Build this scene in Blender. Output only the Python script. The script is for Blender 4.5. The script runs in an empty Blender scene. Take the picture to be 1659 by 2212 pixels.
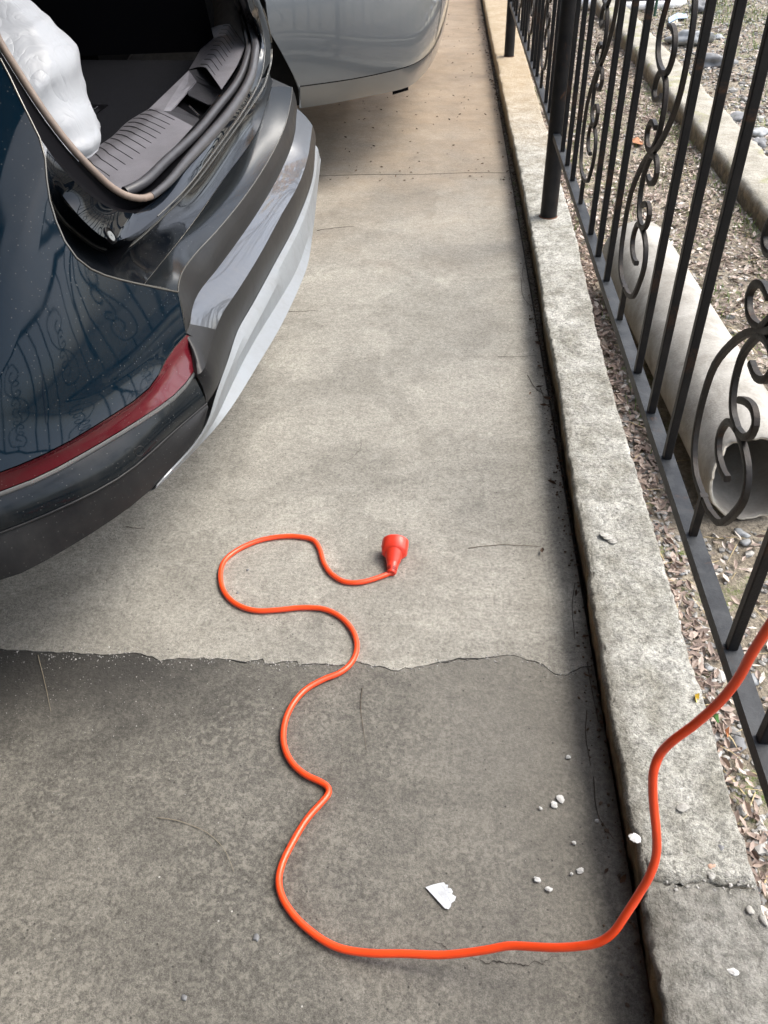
import bpy, bmesh, math, random
import numpy as np
from mathutils import Vector, noise as mn
random.seed(7); RNG = np.random.RandomState(5)
SC = bpy.context.scene
COL = SC.collection
R = math.radians
# ------------------------------------------------------------------ camera, world, sun, exposure
F, CX, CY, H = 1769.4, 829.5, 1106.0, 1.35          # focal length and centre in pixels of a 1659 x 2212 picture, eye height
TH, YAW, ROLL = R(40.11), R(4.72), R(-1.91)
fw = Vector((-math.sin(YAW)*math.cos(TH), math.cos(YAW)*math.cos(TH), -math.sin(TH)))
r0 = Vector((math.cos(YAW), math.sin(YAW), 0)); u0 = r0.cross(fw)
rt = r0*math.cos(ROLL) + u0*math.sin(ROLL); up = u0*math.cos(ROLL) - r0*math.sin(ROLL)
cam = bpy.data.cameras.new('camera'); camo = bpy.data.objects.new('camera', cam); COL.objects.link(camo)
cam.sensor_fit = 'VERTICAL'; cam.sensor_height = 24; cam.lens = 24*F/2212; cam.clip_start = .02; cam.clip_end = 600
from mathutils import Matrix
camo.matrix_world = Matrix(((rt.x, up.x, -fw.x, 0), (rt.y, up.y, -fw.y, 0), (rt.z, up.z, -fw.z, H), (0, 0, 0, 1)))
cam.dof.use_dof = True; cam.dof.focus_distance = 1.8; cam.dof.aperture_fstop = 11
SC.camera = camo
W = bpy.data.worlds.new('World'); SC.world = W; W.use_nodes = True
SUN_EL, SUN_AZ = R(55), R(72)                        # azimuth measured from +Y towards +X
wn = W.node_tree; wn.nodes.clear()
wo = wn.nodes.new('ShaderNodeOutputWorld'); wb = wn.nodes.new('ShaderNodeBackground'); sk = wn.nodes.new('ShaderNodeTexSky')
sk.sky_type = 'NISHITA'; sk.sun_disc = False; sk.sun_elevation = SUN_EL; sk.sun_rotation = SUN_AZ
sk.dust_density = 4; sk.air_density = 1.0; sk.ozone_density = 1.0
hs = wn.nodes.new('ShaderNodeHueSaturation'); hs.inputs['Saturation'].default_value = .55
wn.links.new(sk.outputs[0], hs.inputs['Color']); wn.links.new(hs.outputs[0], wb.inputs[0]); wn.links.new(wb.outputs[0], wo.inputs[0])
wb.inputs[1].default_value = .15
sl = bpy.data.lights.new('sun', 'SUN'); sl.energy = .6; sl.angle = R(24); sl.color = (1, .93, .82)
so = bpy.data.objects.new('sun', sl); COL.objects.link(so)
sd = Vector((math.sin(SUN_AZ)*math.cos(SUN_EL), math.cos(SUN_AZ)*math.cos(SUN_EL), math.sin(SUN_EL)))
so.rotation_euler = sd.to_track_quat('Z', 'Y').to_euler(); so.location = (6, 6, 8)
SC.view_settings.view_transform = 'Standard'; SC.view_settings.look = 'None'
SC.view_settings.exposure = 1.6; SC.view_settings.gamma = 1

# ------------------------------------------------------------------ from the survey of the photograph to places in the world
def ray(x, y):
    return fw + rt*((x-CX)/F) + up*((CY-y)/F)
def bz(x, y, z=0):
    r = ray(x, y); t = (z-H)/r.z; return Vector((r.x*t, r.y*t, z))
def by(x, y, Y):
    r = ray(x, y); t = Y/r.y; return Vector((r.x*t, Y, H+r.z*t))
def bx(x, y, X):
    r = ray(x, y); t = X/r.x; return Vector((X, r.y*t, H+r.z*t))
def tri(pts):                                        # (px, py, z) or Vector -> Vector
    return [p if isinstance(p, Vector) else bz(*p) for p in pts]
def spline(P, n, smooth=True):
    """Catmull-Rom through P then resampled to n points of equal spacing"""
    P = [np.array(p, float) for p in P]
    if smooth and len(P) > 2:
        Q = [2*P[0]-P[1]] + P + [2*P[-1]-P[-2]]; out = []
        for i in range(1, len(Q)-2):
            p0, p1, p2, p3 = Q[i-1:i+3]
            t0 = 0; d = lambda a, b: max(np.linalg.norm(b-a), 1e-6)**.5
            t1 = t0+d(p0, p1); t2 = t1+d(p1, p2); t3 = t2+d(p2, p3)
            for k in range(12):
                t = t1+(t2-t1)*k/12
                a1 = (t1-t)/(t1-t0)*p0+(t-t0)/(t1-t0)*p1; a2 = (t2-t)/(t2-t1)*p1+(t-t1)/(t2-t1)*p2; a3 = (t3-t)/(t3-t2)*p2+(t-t2)/(t3-t2)*p3
                b1 = (t2-t)/(t2-t0)*a1+(t-t0)/(t2-t0)*a2; b2 = (t3-t)/(t3-t1)*a2+(t-t1)/(t3-t1)*a3
                out.append((t2-t)/(t2-t1)*b1+(t-t1)/(t2-t1)*b2)
        out.append(P[-1]); P = out
    P = np.array(P); L = np.r_[0, np.cumsum(np.linalg.norm(np.diff(P, axis=0), axis=1))]
    s = np.linspace(0, L[-1], n)
    return [Vector([float(np.interp(v, L, P[:, k])) for k in range(P.shape[1])]) for v in s]
def relax(P, it=3):
    P = [p.copy() for p in P]
    for _ in range(it):
        P = [P[0]] + [(P[i-1]+P[i]*2+P[i+1])/4 for i in range(1, len(P)-1)] + [P[-1]]
    return P

# ------------------------------------------------------------------ objects and tags
def tag(o, label=None, cat=None, group=None, kind=None):
    if label: o['label'] = label
    if cat: o['category'] = cat
    if group: o['group'] = group
    if kind: o['kind'] = kind
    return o
def empty(name, loc=(0, 0, 0)):
    o = bpy.data.objects.new(name, None); COL.objects.link(o); o.location = loc; o.empty_display_size = .05; return o
def mesh(name, V, Fc, mat, parent=None, smooth=False):
    me = bpy.data.meshes.new(name); me.from_pydata([tuple(v) for v in V], [], Fc); me.update()
    me.materials.append(mat)
    if smooth: me.polygons.foreach_set('use_smooth', [True]*len(me.polygons))
    o = bpy.data.objects.new(name, me); COL.objects.link(o)
    if parent is not None:
        o.parent = parent; o.matrix_parent_inverse = Matrix.Translation(-Vector(parent.location))
    return o
class MB:
    def __init__(s): s.V = []; s.F = []
    def add(s, V, Fc):
        n = len(s.V); s.V += [Vector(v) for v in V]; s.F += [tuple(i+n for i in f) for f in Fc]; return s
    def box(s, a, b, M=None):
        (x0, y0, z0), (x1, y1, z1) = a, b
        V = [Vector(v) for v in ((x0,y0,z0),(x1,y0,z0),(x1,y1,z0),(x0,y1,z0),(x0,y0,z1),(x1,y0,z1),(x1,y1,z1),(x0,y1,z1))]
        if M: V = [M @ v for v in V]
        return s.add(V, [(0,3,2,1),(4,5,6,7),(0,1,5,4),(1,2,6,5),(2,3,7,6),(3,0,4,7)])
    def grid(s, rows, closed=False):
        m = len(rows[0]); V = [v for r in rows for v in r]; Fc = []
        for i in range(len(rows)-1):
            for j in range(m if closed else m-1):
                k = (j+1) % m; Fc.append((i*m+j, i*m+k, (i+1)*m+k, (i+1)*m+j))
        return s.add(V, Fc)
    def sweep(s, P, prof, ref=Vector((0, 0, 1)), cap=True, scale=None):
        """profile (list of (a, b)) swept along P; a runs along ref x tangent, b along ref"""
        rows = []
        for i, p in enumerate(P):
            t = (P[min(i+1, len(P)-1)]-P[max(i-1, 0)]).normalized()
            n = ref.cross(t)
            n = n.normalized() if n.length > 1e-5 else Vector((1, 0, 0)).cross(t).normalized()
            b = t.cross(n); k = scale[i] if scale else 1
            rows.append([p+n*a*k+b*c*k for a, c in prof])
        n0 = len(s.V); s.grid(rows, True); m = len(prof)
        if cap:
            s.F.append(tuple(n0+j for j in range(m))[::-1]); s.F.append(tuple(n0+(len(rows)-1)*m+j for j in range(m)))
        return s
    def tube(s, P, r, n=10, **k): return s.sweep(P, [(r*math.cos(6.28319*j/n), r*math.sin(6.28319*j/n)) for j in range(n)], **k)
    def build(s, name, mat, parent=None, smooth=False):
        o = mesh(name, s.V, s.F, mat, parent, smooth); return o
def fixn(o):
    bm = bmesh.new(); bm.from_mesh(o.data); bmesh.ops.recalc_face_normals(bm, faces=bm.faces); bm.to_mesh(o.data); bm.free(); return o
def solid(o, t, off=-1):
    m = o.modifiers.new('thick', 'SOLIDIFY'); m.thickness = t; m.offset = off; return o
def autos(o, ang=35):
    me = o.data
    me.polygons.foreach_set('use_smooth', [True]*len(me.polygons)); me.set_sharp_from_angle(angle=R(ang)); return o

# ------------------------------------------------------------------ materials
class NT:
    def __init__(s, name):
        s.m = bpy.data.materials.new(name); s.m.use_nodes = True; s.t = s.m.node_tree; s.t.nodes.clear()
        s.out = s.n('ShaderNodeOutputMaterial'); s.b = s.n('ShaderNodeBsdfPrincipled'); s.l(s.b.outputs[0], s.out.inputs[0])
        s.co = s.n('ShaderNodeTexCoord').outputs['Object']
    def n(s, t): return s.t.nodes.new(t)
    def l(s, a, b): s.t.links.new(a, b)
    def set(s, node, key, v):
        if hasattr(v, 'is_output') or hasattr(v, 'links'): s.l(v, node.inputs[key])
        else: node.inputs[key].default_value = v
    def noise(s, sc, det=4, rough=.55, dist=0, vec=None, w=None):
        n = s.n('ShaderNodeTexNoise'); s.l(vec or s.co, n.inputs['Vector']); n.inputs['Scale'].default_value = sc
        n.inputs['Detail'].default_value = det; n.inputs['Roughness'].default_value = rough; n.inputs['Distortion'].default_value = dist
        return n.outputs[0]
    def voro(s, sc, feat='F1', out=0, rnd=1, vec=None):
        n = s.n('ShaderNodeTexVoronoi'); n.feature = feat; s.l(vec or s.co, n.inputs['Vector']); n.inputs['Scale'].default_value = sc
        n.inputs['Randomness'].default_value = rnd; return n.outputs[out]
    def ramp(s, f, st):
        n = s.n('ShaderNodeValToRGB'); s.l(f, n.inputs[0]); e = n.color_ramp.elements
        while len(e) < len(st): e.new(.5)
        for el, (p, c) in zip(e, st):
            el.position = p; el.color = (c, c, c, 1) if not isinstance(c, tuple) else (*c, 1)
        return n.outputs[0]
    def mix(s, f, a, b, mode='MIX'):
        n = s.n('ShaderNodeMix'); n.data_type = 'RGBA'; n.blend_type = mode
        for k, v in ((0, f), (6, a), (7, b)):
            if isinstance(v, (int, float)): n.inputs[k].default_value = v if k == 0 else (v, v, v, 1)
            elif isinstance(v, tuple): n.inputs[k].default_value = (*v, 1)
            else: s.l(v, n.inputs[k])
        return n.outputs[2]
    def math(s, op, a, b=0, c=0, clamp=False):
        n = s.n('ShaderNodeMath'); n.operation = op; n.use_clamp = clamp
        for k, v in ((0, a), (1, b), (2, c)):
            if isinstance(v, (int, float)): n.inputs[k].default_value = v
            else: s.l(v, n.inputs[k])
        return n.outputs[0]
    def xyz(s):
        n = s.n('ShaderNodeSeparateXYZ'); s.l(s.co, n.inputs[0]); return n.outputs
    def mapr(s, v, a, b, c=0, d=1):
        n = s.n('ShaderNodeMapRange'); n.interpolation_type = 'SMOOTHSTEP'; s.l(v, n.inputs[0])
        for k, x in ((1, a), (2, b), (3, c), (4, d)): n.inputs[k].default_value = x
        return n.outputs[0]
    def stretch(s, sx, sy, sz):
        n = s.n('ShaderNodeMapping'); s.l(s.co, n.inputs[0]); n.inputs['Scale'].default_value = (sx, sy, sz); return n.outputs[0]
    def bump(s, h, st=.5, d=.01, nrm=None):
        n = s.n('ShaderNodeBump'); s.l(h, n.inputs['Height']); n.inputs['Strength'].default_value = st; n.inputs['Distance'].default_value = d
        if nrm: s.l(nrm, n.inputs['Normal'])
        return n.outputs[0]
    def fin(s, color, rough=.8, normal=None, **k):
        s.set(s.b, 'Base Color', (*color, 1) if isinstance(color, tuple) else color); s.set(s.b, 'Roughness', rough)
        if normal: s.l(normal, s.b.inputs['Normal'])
        for kk, v in k.items(): s.set(s.b, kk.replace('_', ' '), v)
        return s.m

def concrete_slab(name, lo, hi, blot, seed):
    N = NT(name); x, y, z = N.xyz()
    big = N.noise(1.3+seed*.1, 5, .6, .4); mid = N.noise(11, 6, .62, .3); agg = N.noise(150, 3, .6); sand = N.noise(620, 2, .6)
    base = N.mix(N.ramp(big, [(.35, 0), (.66, 1)]), lo, hi)
    base = N.mix(N.math('MULTIPLY', N.ramp(mid, [(.35, 0), (.7, 1)]), .42), base, blot)
    base = N.mix(.9, base, N.ramp(agg, [(.36, .74), (.5, 1.0), (.64, 1.18)]), 'MULTIPLY')
    base = N.mix(.9, base, N.ramp(N.noise(62, 3, .6), [(.36, .84), (.5, 1.0), (.64, 1.12)]), 'MULTIPLY')
    base = N.mix(.8, base, N.ramp(sand, [(.36, .6), (.5, 1.0), (.64, 1.4)]), 'MULTIPLY')
    wn_ = N.ramp(N.noise(2.1+seed*.3, 7, .62, .9), [(.47, 0), (.53, 1)])      # worn patches: cement skin gone in places
    base = N.mix(.55, base, N.mix(wn_, N.mix(1.0, base, (.82, .81, .79), 'MULTIPLY'), N.mix(1.0, base, (1.12, 1.11, 1.09), 'MULTIPLY')))
    base = N.mix(.55 if seed else .25, base, N.ramp(N.noise(24, 4, .7, .4), [(.36, .74), (.5, 1.0), (.64, 1.2)]), 'MULTIPLY')
    if seed:
        sp_l = N.math('MULTIPLY', N.ramp(N.noise(75, 3, .6, .3), [(.50, 0), (.62, 1)]), N.ramp(N.noise(4, 5, .65), [(.38, 0), (.62, 1)]))
        base = N.mix(N.math('MULTIPLY', sp_l, .55), base, (.27, .255, .215))
        pale_mix = N.math('MULTIPLY', N.mapr(N.math('ADD', x, N.math('MULTIPLY', N.noise(3, 5, .65), .5)), -.05, .5), N.mapr(N.math('ADD', y, N.math('MULTIPLY', N.noise(3.5, 4), .4)), .3, 1.25))  # tone paler towards the kerb side and the crack
        base = N.mix(N.math('MULTIPLY', pale_mix, .38), base, (.22, .208, .178))
    v = N.voro(95, 'F1', 0); vc = N.voro(95, 'F1', 1)
    sp = N.math('MULTIPLY', N.ramp(v, [(.1, 1), (.22, 0)]), N.ramp(vc, [(.80, 0), (.84, 1)]))   # dark grit and pits
    base = N.mix(N.math('MULTIPLY', sp, .75), base, (.035, .033, .03))
    wv = N.voro(60, 'F1', 0); wc = N.voro(60, 'F1', 1)
    wp = N.math('MULTIPLY', N.ramp(wv, [(.06, 1), (.12, 0)]), N.ramp(wc, [(.93, 0), (.95, 1)]))
    base = N.mix(wp, base, (.5, .49, .45))
    st = N.noise(2.6, 6, .7, 1.2)
    base = N.mix(N.math('MULTIPLY', N.ramp(st, [(.6, 0), (.75, 1)]), .5), base, (.075, .07, .062))  # oil and tyre stains
    # far end: warm sun glow painted as ochre; soil dirt along the kerb
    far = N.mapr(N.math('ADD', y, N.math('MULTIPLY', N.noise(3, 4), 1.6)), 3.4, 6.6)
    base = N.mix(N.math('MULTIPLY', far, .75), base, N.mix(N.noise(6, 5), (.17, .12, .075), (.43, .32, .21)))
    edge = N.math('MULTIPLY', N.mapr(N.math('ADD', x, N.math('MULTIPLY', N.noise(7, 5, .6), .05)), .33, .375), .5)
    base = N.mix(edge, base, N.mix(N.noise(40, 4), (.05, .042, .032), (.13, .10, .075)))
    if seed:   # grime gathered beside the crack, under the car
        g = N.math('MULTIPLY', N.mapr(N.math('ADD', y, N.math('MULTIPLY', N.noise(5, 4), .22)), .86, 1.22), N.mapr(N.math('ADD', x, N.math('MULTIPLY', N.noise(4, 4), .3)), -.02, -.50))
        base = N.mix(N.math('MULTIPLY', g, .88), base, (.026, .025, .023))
    h = N.math('ADD', N.math('MULTIPLY', agg, .6), N.math('MULTIPLY', N.noise(330, 3, .7), .6))
    h = N.math('ADD', h, N.math('MULTIPLY', N.noise(28, 5, .6), 1.6))
    h = N.math('SUBTRACT', h, N.math('MULTIPLY', sp, .5))
    return N.fin(base, N.ramp(mid, [(.3, .68), (.7, .9)]), N.bump(h, .55, .0035), Specular_IOR_Level=.35)
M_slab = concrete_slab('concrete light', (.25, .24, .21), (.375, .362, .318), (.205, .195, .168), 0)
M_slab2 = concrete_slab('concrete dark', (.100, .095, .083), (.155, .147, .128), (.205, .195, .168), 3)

def kerb_mat():
    N = NT('kerb concrete'); x, y, z = N.xyz()
    mid = N.noise(9, 6, .65, .5); fine = N.noise(130, 4, .65); sand = N.noise(520, 2)
    base = N.mix(N.ramp(mid, [(.35, 0), (.68, 1)]), (.29, .282, .24), (.55, .545, .50))
    base = N.mix(.85, base, N.ramp(fine, [(.36, .55), (.5, 1), (.64, 1.25)]), 'MULTIPLY')
    base = N.mix(.7, base, N.ramp(sand, [(.3, .7), (.5, 1.0), (.72, 1.25)]), 'MULTIPLY')
    pit = N.voro(70, 'F1', 0); base = N.mix(N.math('MULTIPLY', N.ramp(pit, [(.1, 1), (.25, 0)]), N.math('MULTIPLY', N.ramp(N.noise(14, 3), [(.5, 0), (.6, 1)]), .6)), base, (.07, .065, .055))
    lum = N.ramp(N.noise(38, 5, .75, .5), [(.40, .62), (.5, 1.0), (.62, 1.22)]); base = N.mix(.8, base, lum, 'MULTIPLY')
    edgeb = N.math('MULTIPLY', N.mapr(N.math('ADD', x, N.math('MULTIPLY', N.noise(12, 5, .7), .07)), .405, .37), .55); base = N.mix(edgeb, base, N.mix(N.noise(60, 4), (.10, .09, .07), (.26, .245, .20)))
    rough = N.mapr(y, .625, .60)                              # older, coarser length of kerb nearest the eye
    base = N.mix(N.math('MULTIPLY', rough, .6), base, N.mix(N.ramp(N.noise(45, 5, .7), [(.4, 0), (.6, 1)]), (.07, .068, .06), (.27, .26, .235)))
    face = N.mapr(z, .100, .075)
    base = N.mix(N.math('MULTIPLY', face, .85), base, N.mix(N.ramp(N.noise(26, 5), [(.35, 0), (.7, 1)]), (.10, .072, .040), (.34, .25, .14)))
    ye = N.mapr(N.math('ADD', y, N.math('MULTIPLY', N.noise(3), 1.5)), 4.2, 6.5)
    base = N.mix(N.math('MULTIPLY', ye, .7), base, (.42, .31, .18))
    h = N.math('ADD', N.noise(60, 6, .7), N.math('MULTIPLY', N.noise(260, 4, .7), .6))
    return N.fin(base, .9, N.bump(h, 1, .009), Specular_IOR_Level=.25)
M_kerb = kerb_mat()

def soil_mat():
    N = NT('soil'); a = N.noise(7, 6, .7); f = N.noise(90, 4, .7)
    b = N.mix(N.ramp(a, [(.35, 0), (.65, 1)]), (.15, .125, .09), (.34, .30, .235))
    b = N.mix(.9, b, N.ramp(f, [(.3, .5), (.5, 1), (.75, 1.6)]), 'MULTIPLY')
    moss = N.math('MULTIPLY', N.ramp(N.noise(5.5, 5, .65, .5), [(.56, 0), (.64, 1)]), N.ramp(N.noise(160, 3), [(.4, 0), (.55, 1)]))
    b = N.mix(N.math('MULTIPLY', moss, .85), b, (.10, .15, .025))
    return N.fin(b, .95, N.bump(N.math('ADD', f, N.noise(25, 4)), 1, .01))
M_soil = soil_mat()
def simple(name, col, rough=.6, nz=None, amp=.3, bump=0, bsc=80, var=None, **k):
    N = NT(name); c = col
    if nz:
        c = N.mix(1.0, col, N.ramp(N.noise(nz, 5, .6), [(.3, 1-amp), (.7, 1+amp)]), 'MULTIPLY')
    if var:
        g = N.n('ShaderNodeNewGeometry'); c = N.mix(g.outputs['Random Per Island'], col, var)
        c = N.mix(.7, c, N.ramp(N.noise(nz or 60, 4), [(.3, .6), (.7, 1.3)]), 'MULTIPLY')
    nr = N.bump(N.noise(bsc, 5, .65), bump, .003) if bump else None
    return N.fin(c, rough, nr, **k)
def iron_mat(name, dark, light, lowr=.34):
    N = NT(name); a = N.noise(18, 5, .65); r_ = N.noise(9, 6, .7, 1)
    c = N.mix(N.ramp(a, [(.4, 0), (.7, 1)]), dark, light)
    c = N.mix(N.math('MULTIPLY', N.ramp(r_, [(.60, 0), (.72, 1)]), .75), c, (.10, .045, .02))
    h = N.noise(150, 4, .7)
    return N.fin(c, N.ramp(a, [(.3, lowr), (.75, .62)]), N.bump(h, .35, .002), Specular_IOR_Level=.28)
M_iron = iron_mat('black painted iron', (.006, .0065, .008), (.018, .016, .015))
M_rail = iron_mat('worn rail top', (.014, .017, .021), (.055, .06, .065), .40)
M_scroll = iron_mat('wrought scroll iron', (.010, .009, .008), (.036, .027, .021), .40)

def car_paint(name, base, dust, dustamt, lo=.45, hi=.75, rough=.06, spk=.5, metallic=0, coat=1.0, spec=.5):
    N = NT(name)
    d1 = N.noise(6, 6, .65, .6); d2 = N.noise(55, 4, .7); d3 = N.voro(170, 'F1', 0); dc = N.voro(170, 'F1', 1)
    m = N.math('MULTIPLY', N.ramp(d1, [(lo, 0), (hi, 1)]), N.ramp(d2, [(.3, .35), (.7, 1)]))
    stv = N.noise(30, 4, .7, 0, N.stretch(1, 1, .12))
    m = N.math('ADD', m, N.math('MULTIPLY', N.ramp(stv, [(.5, 0), (.75, 1)]), .25))
    s = N.math('MULTIPLY', N.ramp(d3, [(.10, 1), (.2, 0)]), N.ramp(dc, [(1-spk*.4, 0), (1-spk*.4+.03, 1)]))
    f = N.math('ADD', N.math('MULTIPLY', m, dustamt), N.math('MULTIPLY', s, .30*spk), clamp=True)
    c = N.mix(f, base, dust); c = N.mix(N.math('MULTIPLY', N.math('MULTIPLY', s, N.noise(40, 3)), .42*spk), c, (.26, .26, .25))
    rr = N.math('ADD', rough, N.math('MULTIPLY', f, .55))
    o = N.fin(c, rr, None, Metallic=metallic, Specular_IOR_Level=spec)
    N.set(N.b, 'Coat Weight', N.math('SUBTRACT', coat, N.math('MULTIPLY', f, coat), clamp=True)); N.b.inputs['Coat Roughness'].default_value = .03
    return o
DUST = (.062, .060, .055)
M_navy = car_paint('navy car paint', (.002, .008, .015), DUST, .12, .45, .8, .05, .9, coat=0, spec=.24)
M_gloss = car_paint('black gloss paint', (.003, .005, .008), DUST, .02, .5, .8, .015, .2, coat=0, spec=.4)
M_step = car_paint('dusty bumper paint', (.003, .0045, .007), DUST, .18, .35, .8, .07, .9, coat=0, spec=.3)
M_ledge = car_paint('dusty bumper top', (.006, .008, .010), DUST, .10, .3, .8, .12, .8, coat=0, spec=.25)
M_plas = car_paint('dirty black plastic', (.010, .0105, .012), DUST, .30, .35, .8, .34, .9, coat=0, spec=.25)
M_band = car_paint('bumper chamfer', (.05, .056, .066), (.16, .16, .16), .5, .3, .8, .27, .6, metallic=.35, spec=.5)
M_lowp = car_paint('dirty bumper paint', (.005, .008, .011), DUST, .28, .42, .8, .14, .9, coat=0, spec=.28)
M_red = car_paint('red reflector', (.085, .003, .009), (.10, .06, .055), .45, .4, .8, .14, .9, coat=.25, spec=.35)
M_chrome = car_paint('dull chrome strip', (.42, .44, .46), DUST, .75, .35, .75, .2, .3, metallic=.8, coat=0)
M_skid = car_paint('silver skid plate', (.235, .255, .27), (.16, .155, .145), .55, .35, .8, .42, .8, metallic=.25, coat=.1)
M_silver = car_paint('silver car paint', (.18, .20, .22), (.17, .16, .15), .22, .45, .8, .30, .3, metallic=.55)
def plastic(name, col, rough=.5, bump=.5, sc=900, spec=.5):
    N = NT(name); return N.fin(N.mix(1.0, col, N.ramp(N.noise(14, 4), [(.3, .85), (.7, 1.15)]), 'MULTIPLY'), rough, N.bump(N.voro(sc), bump, .0006), Specular_IOR_Level=spec)
M_trim = plastic('grained grey sill trim', (.155, .152, .168), .55, spec=.3)
M_trimd = plastic('dark grained trim', (.035, .035, .040), .6, spec=.2)
M_trunk = simple('trunk carpet', (.010, .0105, .0125), .95, 300, .5, .6, 500, Specular_IOR_Level=.03)
M_rubber = simple('rubber seal', (.045, .045, .05), .45, 30, .2)
M_rubt = simple('dusty rubber seal', (.19, .145, .115), .6, 20, .25)
M_black = simple('black void', (.003, .003, .004), .8, Specular_IOR_Level=.04)
M_glossb = simple('black metal lip', (.004, .004, .005), .3, Specular_IOR_Level=.2)
M_steel = simple('bright steel', (.6, .6, .6), .25, Metallic=1.0)
M_tyre = simple('tyre rubber', (.022, .022, .023), .75, 60, .4, .6, 120)
M_orange = simple('orange cable sheath', (.97, .082, .018), .30, 50, .05, .05, 300, Coat_Weight=.2)
M_plug = simple('red orange plug plastic', (.78, .050, .024), .38, 40, .04, Coat_Weight=.15)
M_plugd = simple('plug groove', (.16, .008, .006), .6)
M_stalk = simple('grey stalk', (.25, .215, .15), .8)
M_twig = simple('dry twig', (.10, .075, .05), .8, 60, .4)
M_needle = simple('dry pine needle', (.055, .043, .032), .75)
M_white = simple('white plaster flake', (.60, .60, .58), .8, 120, .15, .5, 300)
M_foil = simple('white paper scrap', (.55, .575, .60), .55, 60, .12, .4, 120)
M_leaf = simple('dry leaf', (.46, .37, .31), .75, 60, .3, 0, 80, (.17, .125, .105))
M_leafp = simple('pale dry leaf', (.62, .57, .51), .7, 60, .3, 0, 80, (.40, .31, .25))
M_leafb = simple('brown leaf', (.13, .07, .035), .75, 60, .3, 0, 80, (.05, .03, .02))
M_leaff = simple('orange brown leaf', (.33, .13, .05), .7, 80, .3)
M_peb = simple('pebble', (.46, .45, .42), .85, 60, .3, .3, 120, (.18, .175, .165))
M_stone = simple('grey stone', (.20, .205, .21), .9, 22, .35, .6, 60)
M_stonew = simple('pale stone', (.33, .345, .35), .9, 22, .25, .5, 60)
M_grass = simple('grass blade', (.10, .19, .03), .6, 20, .3, 0, 80, (.20, .25, .06))
M_straw = simple('dry grass stalk', (.45, .36, .19), .7)
def bag_mat():
    N = NT('white plastic film'); n1 = N.math('ABSOLUTE', N.math('SUBTRACT', N.noise(5.5, 2, .5, .6, N.stretch(1, 1, .55)), .5)); n2 = N.math('ABSOLUTE', N.math('SUBTRACT', N.noise(13, 3, .6, 1.2), .5)); n = N.math('ADD', N.math('MULTIPLY', N.math('POWER', n1, .6), 1.0), N.math('MULTIPLY', N.math('POWER', n2, .7), .35))
    return N.fin((.31, .325, .345), .45, N.bump(n, .5, .014), Subsurface_Weight=.15, Subsurface_Radius=(.03, .03, .03))
M_bag = bag_mat()
def pipe_mat():
    N = NT('old pipe cement'); a = N.noise(9, 6, .65, .6); f = N.noise(120, 4, .7)
    c = N.mix(N.ramp(a, [(.35, 0), (.68, 1)]), (.29, .275, .24), (.49, .475, .435))
    c = N.mix(.6, c, N.ramp(f, [(.3, .75), (.7, 1.15)]), 'MULTIPLY')
    g = N.voro(200); c = N.mix(N.math('MULTIPLY', N.ramp(N.noise(4, 5, .7), [(.5, 0), (.7, 1)]), .5), c, (.22, .20, .17))
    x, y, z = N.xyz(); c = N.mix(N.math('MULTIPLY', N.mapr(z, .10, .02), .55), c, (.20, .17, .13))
    return N.fin(c, .88, N.bump(N.math('ADD', f, g), .25, .002))
M_pipe = pipe_mat()
M_pipeb = simple('broken pipe rim', (.50, .46, .38), .95, 40, .35, 1, 90)
def border_mat():
    N = NT('mossy border concrete'); x, y, z = N.xyz(); f = N.noise(110, 4, .7)
    c = N.mix(N.ramp(N.noise(7, 6, .65), [(.35, 0), (.7, 1)]), (.27, .25, .20), (.46, .44, .38))
    c = N.mix(.8, c, N.ramp(f, [(.3, .65), (.7, 1.25)]), 'MULTIPLY')
    mo = N.math('MULTIPLY', N.ramp(N.noise(4.5, 5, .6, .8), [(.54, 0), (.66, 1)]), .65)
    c = N.mix(mo, c, (.20, .21, .045))
    c = N.mix(N.math('MULTIPLY', N.mapr(z, .098, .06), .9), c, N.mix(N.ramp(N.noise(30, 5), [(.4, 0), (.65, 1)]), (.07, .055, .035), (.20, .15, .085)))
    return N.fin(c, .92, N.bump(N.math('ADD', f, N.noise(25, 4)), .8, .006))
M_border = border_mat()

# ------------------------------------------------------------------ ground, driveway slabs, kerb, roof
base = MB().add([(-60,-60,-.075),(60,-60,-.075),(60,80,-.075),(-60,80,-.075)], [(0,1,2,3)]).build('ground', M_soil); tag(base, kind='structure')
crackpx = [(-200,1395),(0,1402),(70,1407),(150,1410),(230,1415),(290,1411),(330,1418),(345,1428),(400,1421),(438,1423),(498,1424),(518,1431),(568,1424),(571,1433),(585,1433),(641,1428),(646,1436),(680,1434),(730,1438),(770,1431),(820,1439),(846,1448),(902,1441),(935,1434),(990,1424),(1060,1420),(1110,1414),(1152,1430),(1173,1436),(1198,1455),(1222,1459),(1258,1440),(1300,1436)]
cr = [bz(x, y, 0) for x, y in crackpx]
cr = [Vector((-8, cr[0].y, 0))] + cr
fine = []
for a, b in zip(cr[:-1], cr[1:]):
    n = max(1, min(12, int((b-a).length/.012)))
    for k in range(n):
        p = a.lerp(b, k/n); p.y += (mn.noise(Vector((p.x*60, 3, 0)))*.006 + mn.noise(Vector((p.x*190, 9, 0)))*.003) if p.x > -1.3 else 0
        fine.append(p)
fine.append(cr[-1]); fine = [p for p in fine if p.x < .334] + [Vector((.334, cr[-1].y, 0))]
def wid(x): return .0006+.0030*max(0, mn.noise(Vector((x*9, 1, 4)))+.30)*max(.25, .6+mn.noise(Vector((x*60, 1, 7))))
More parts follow.
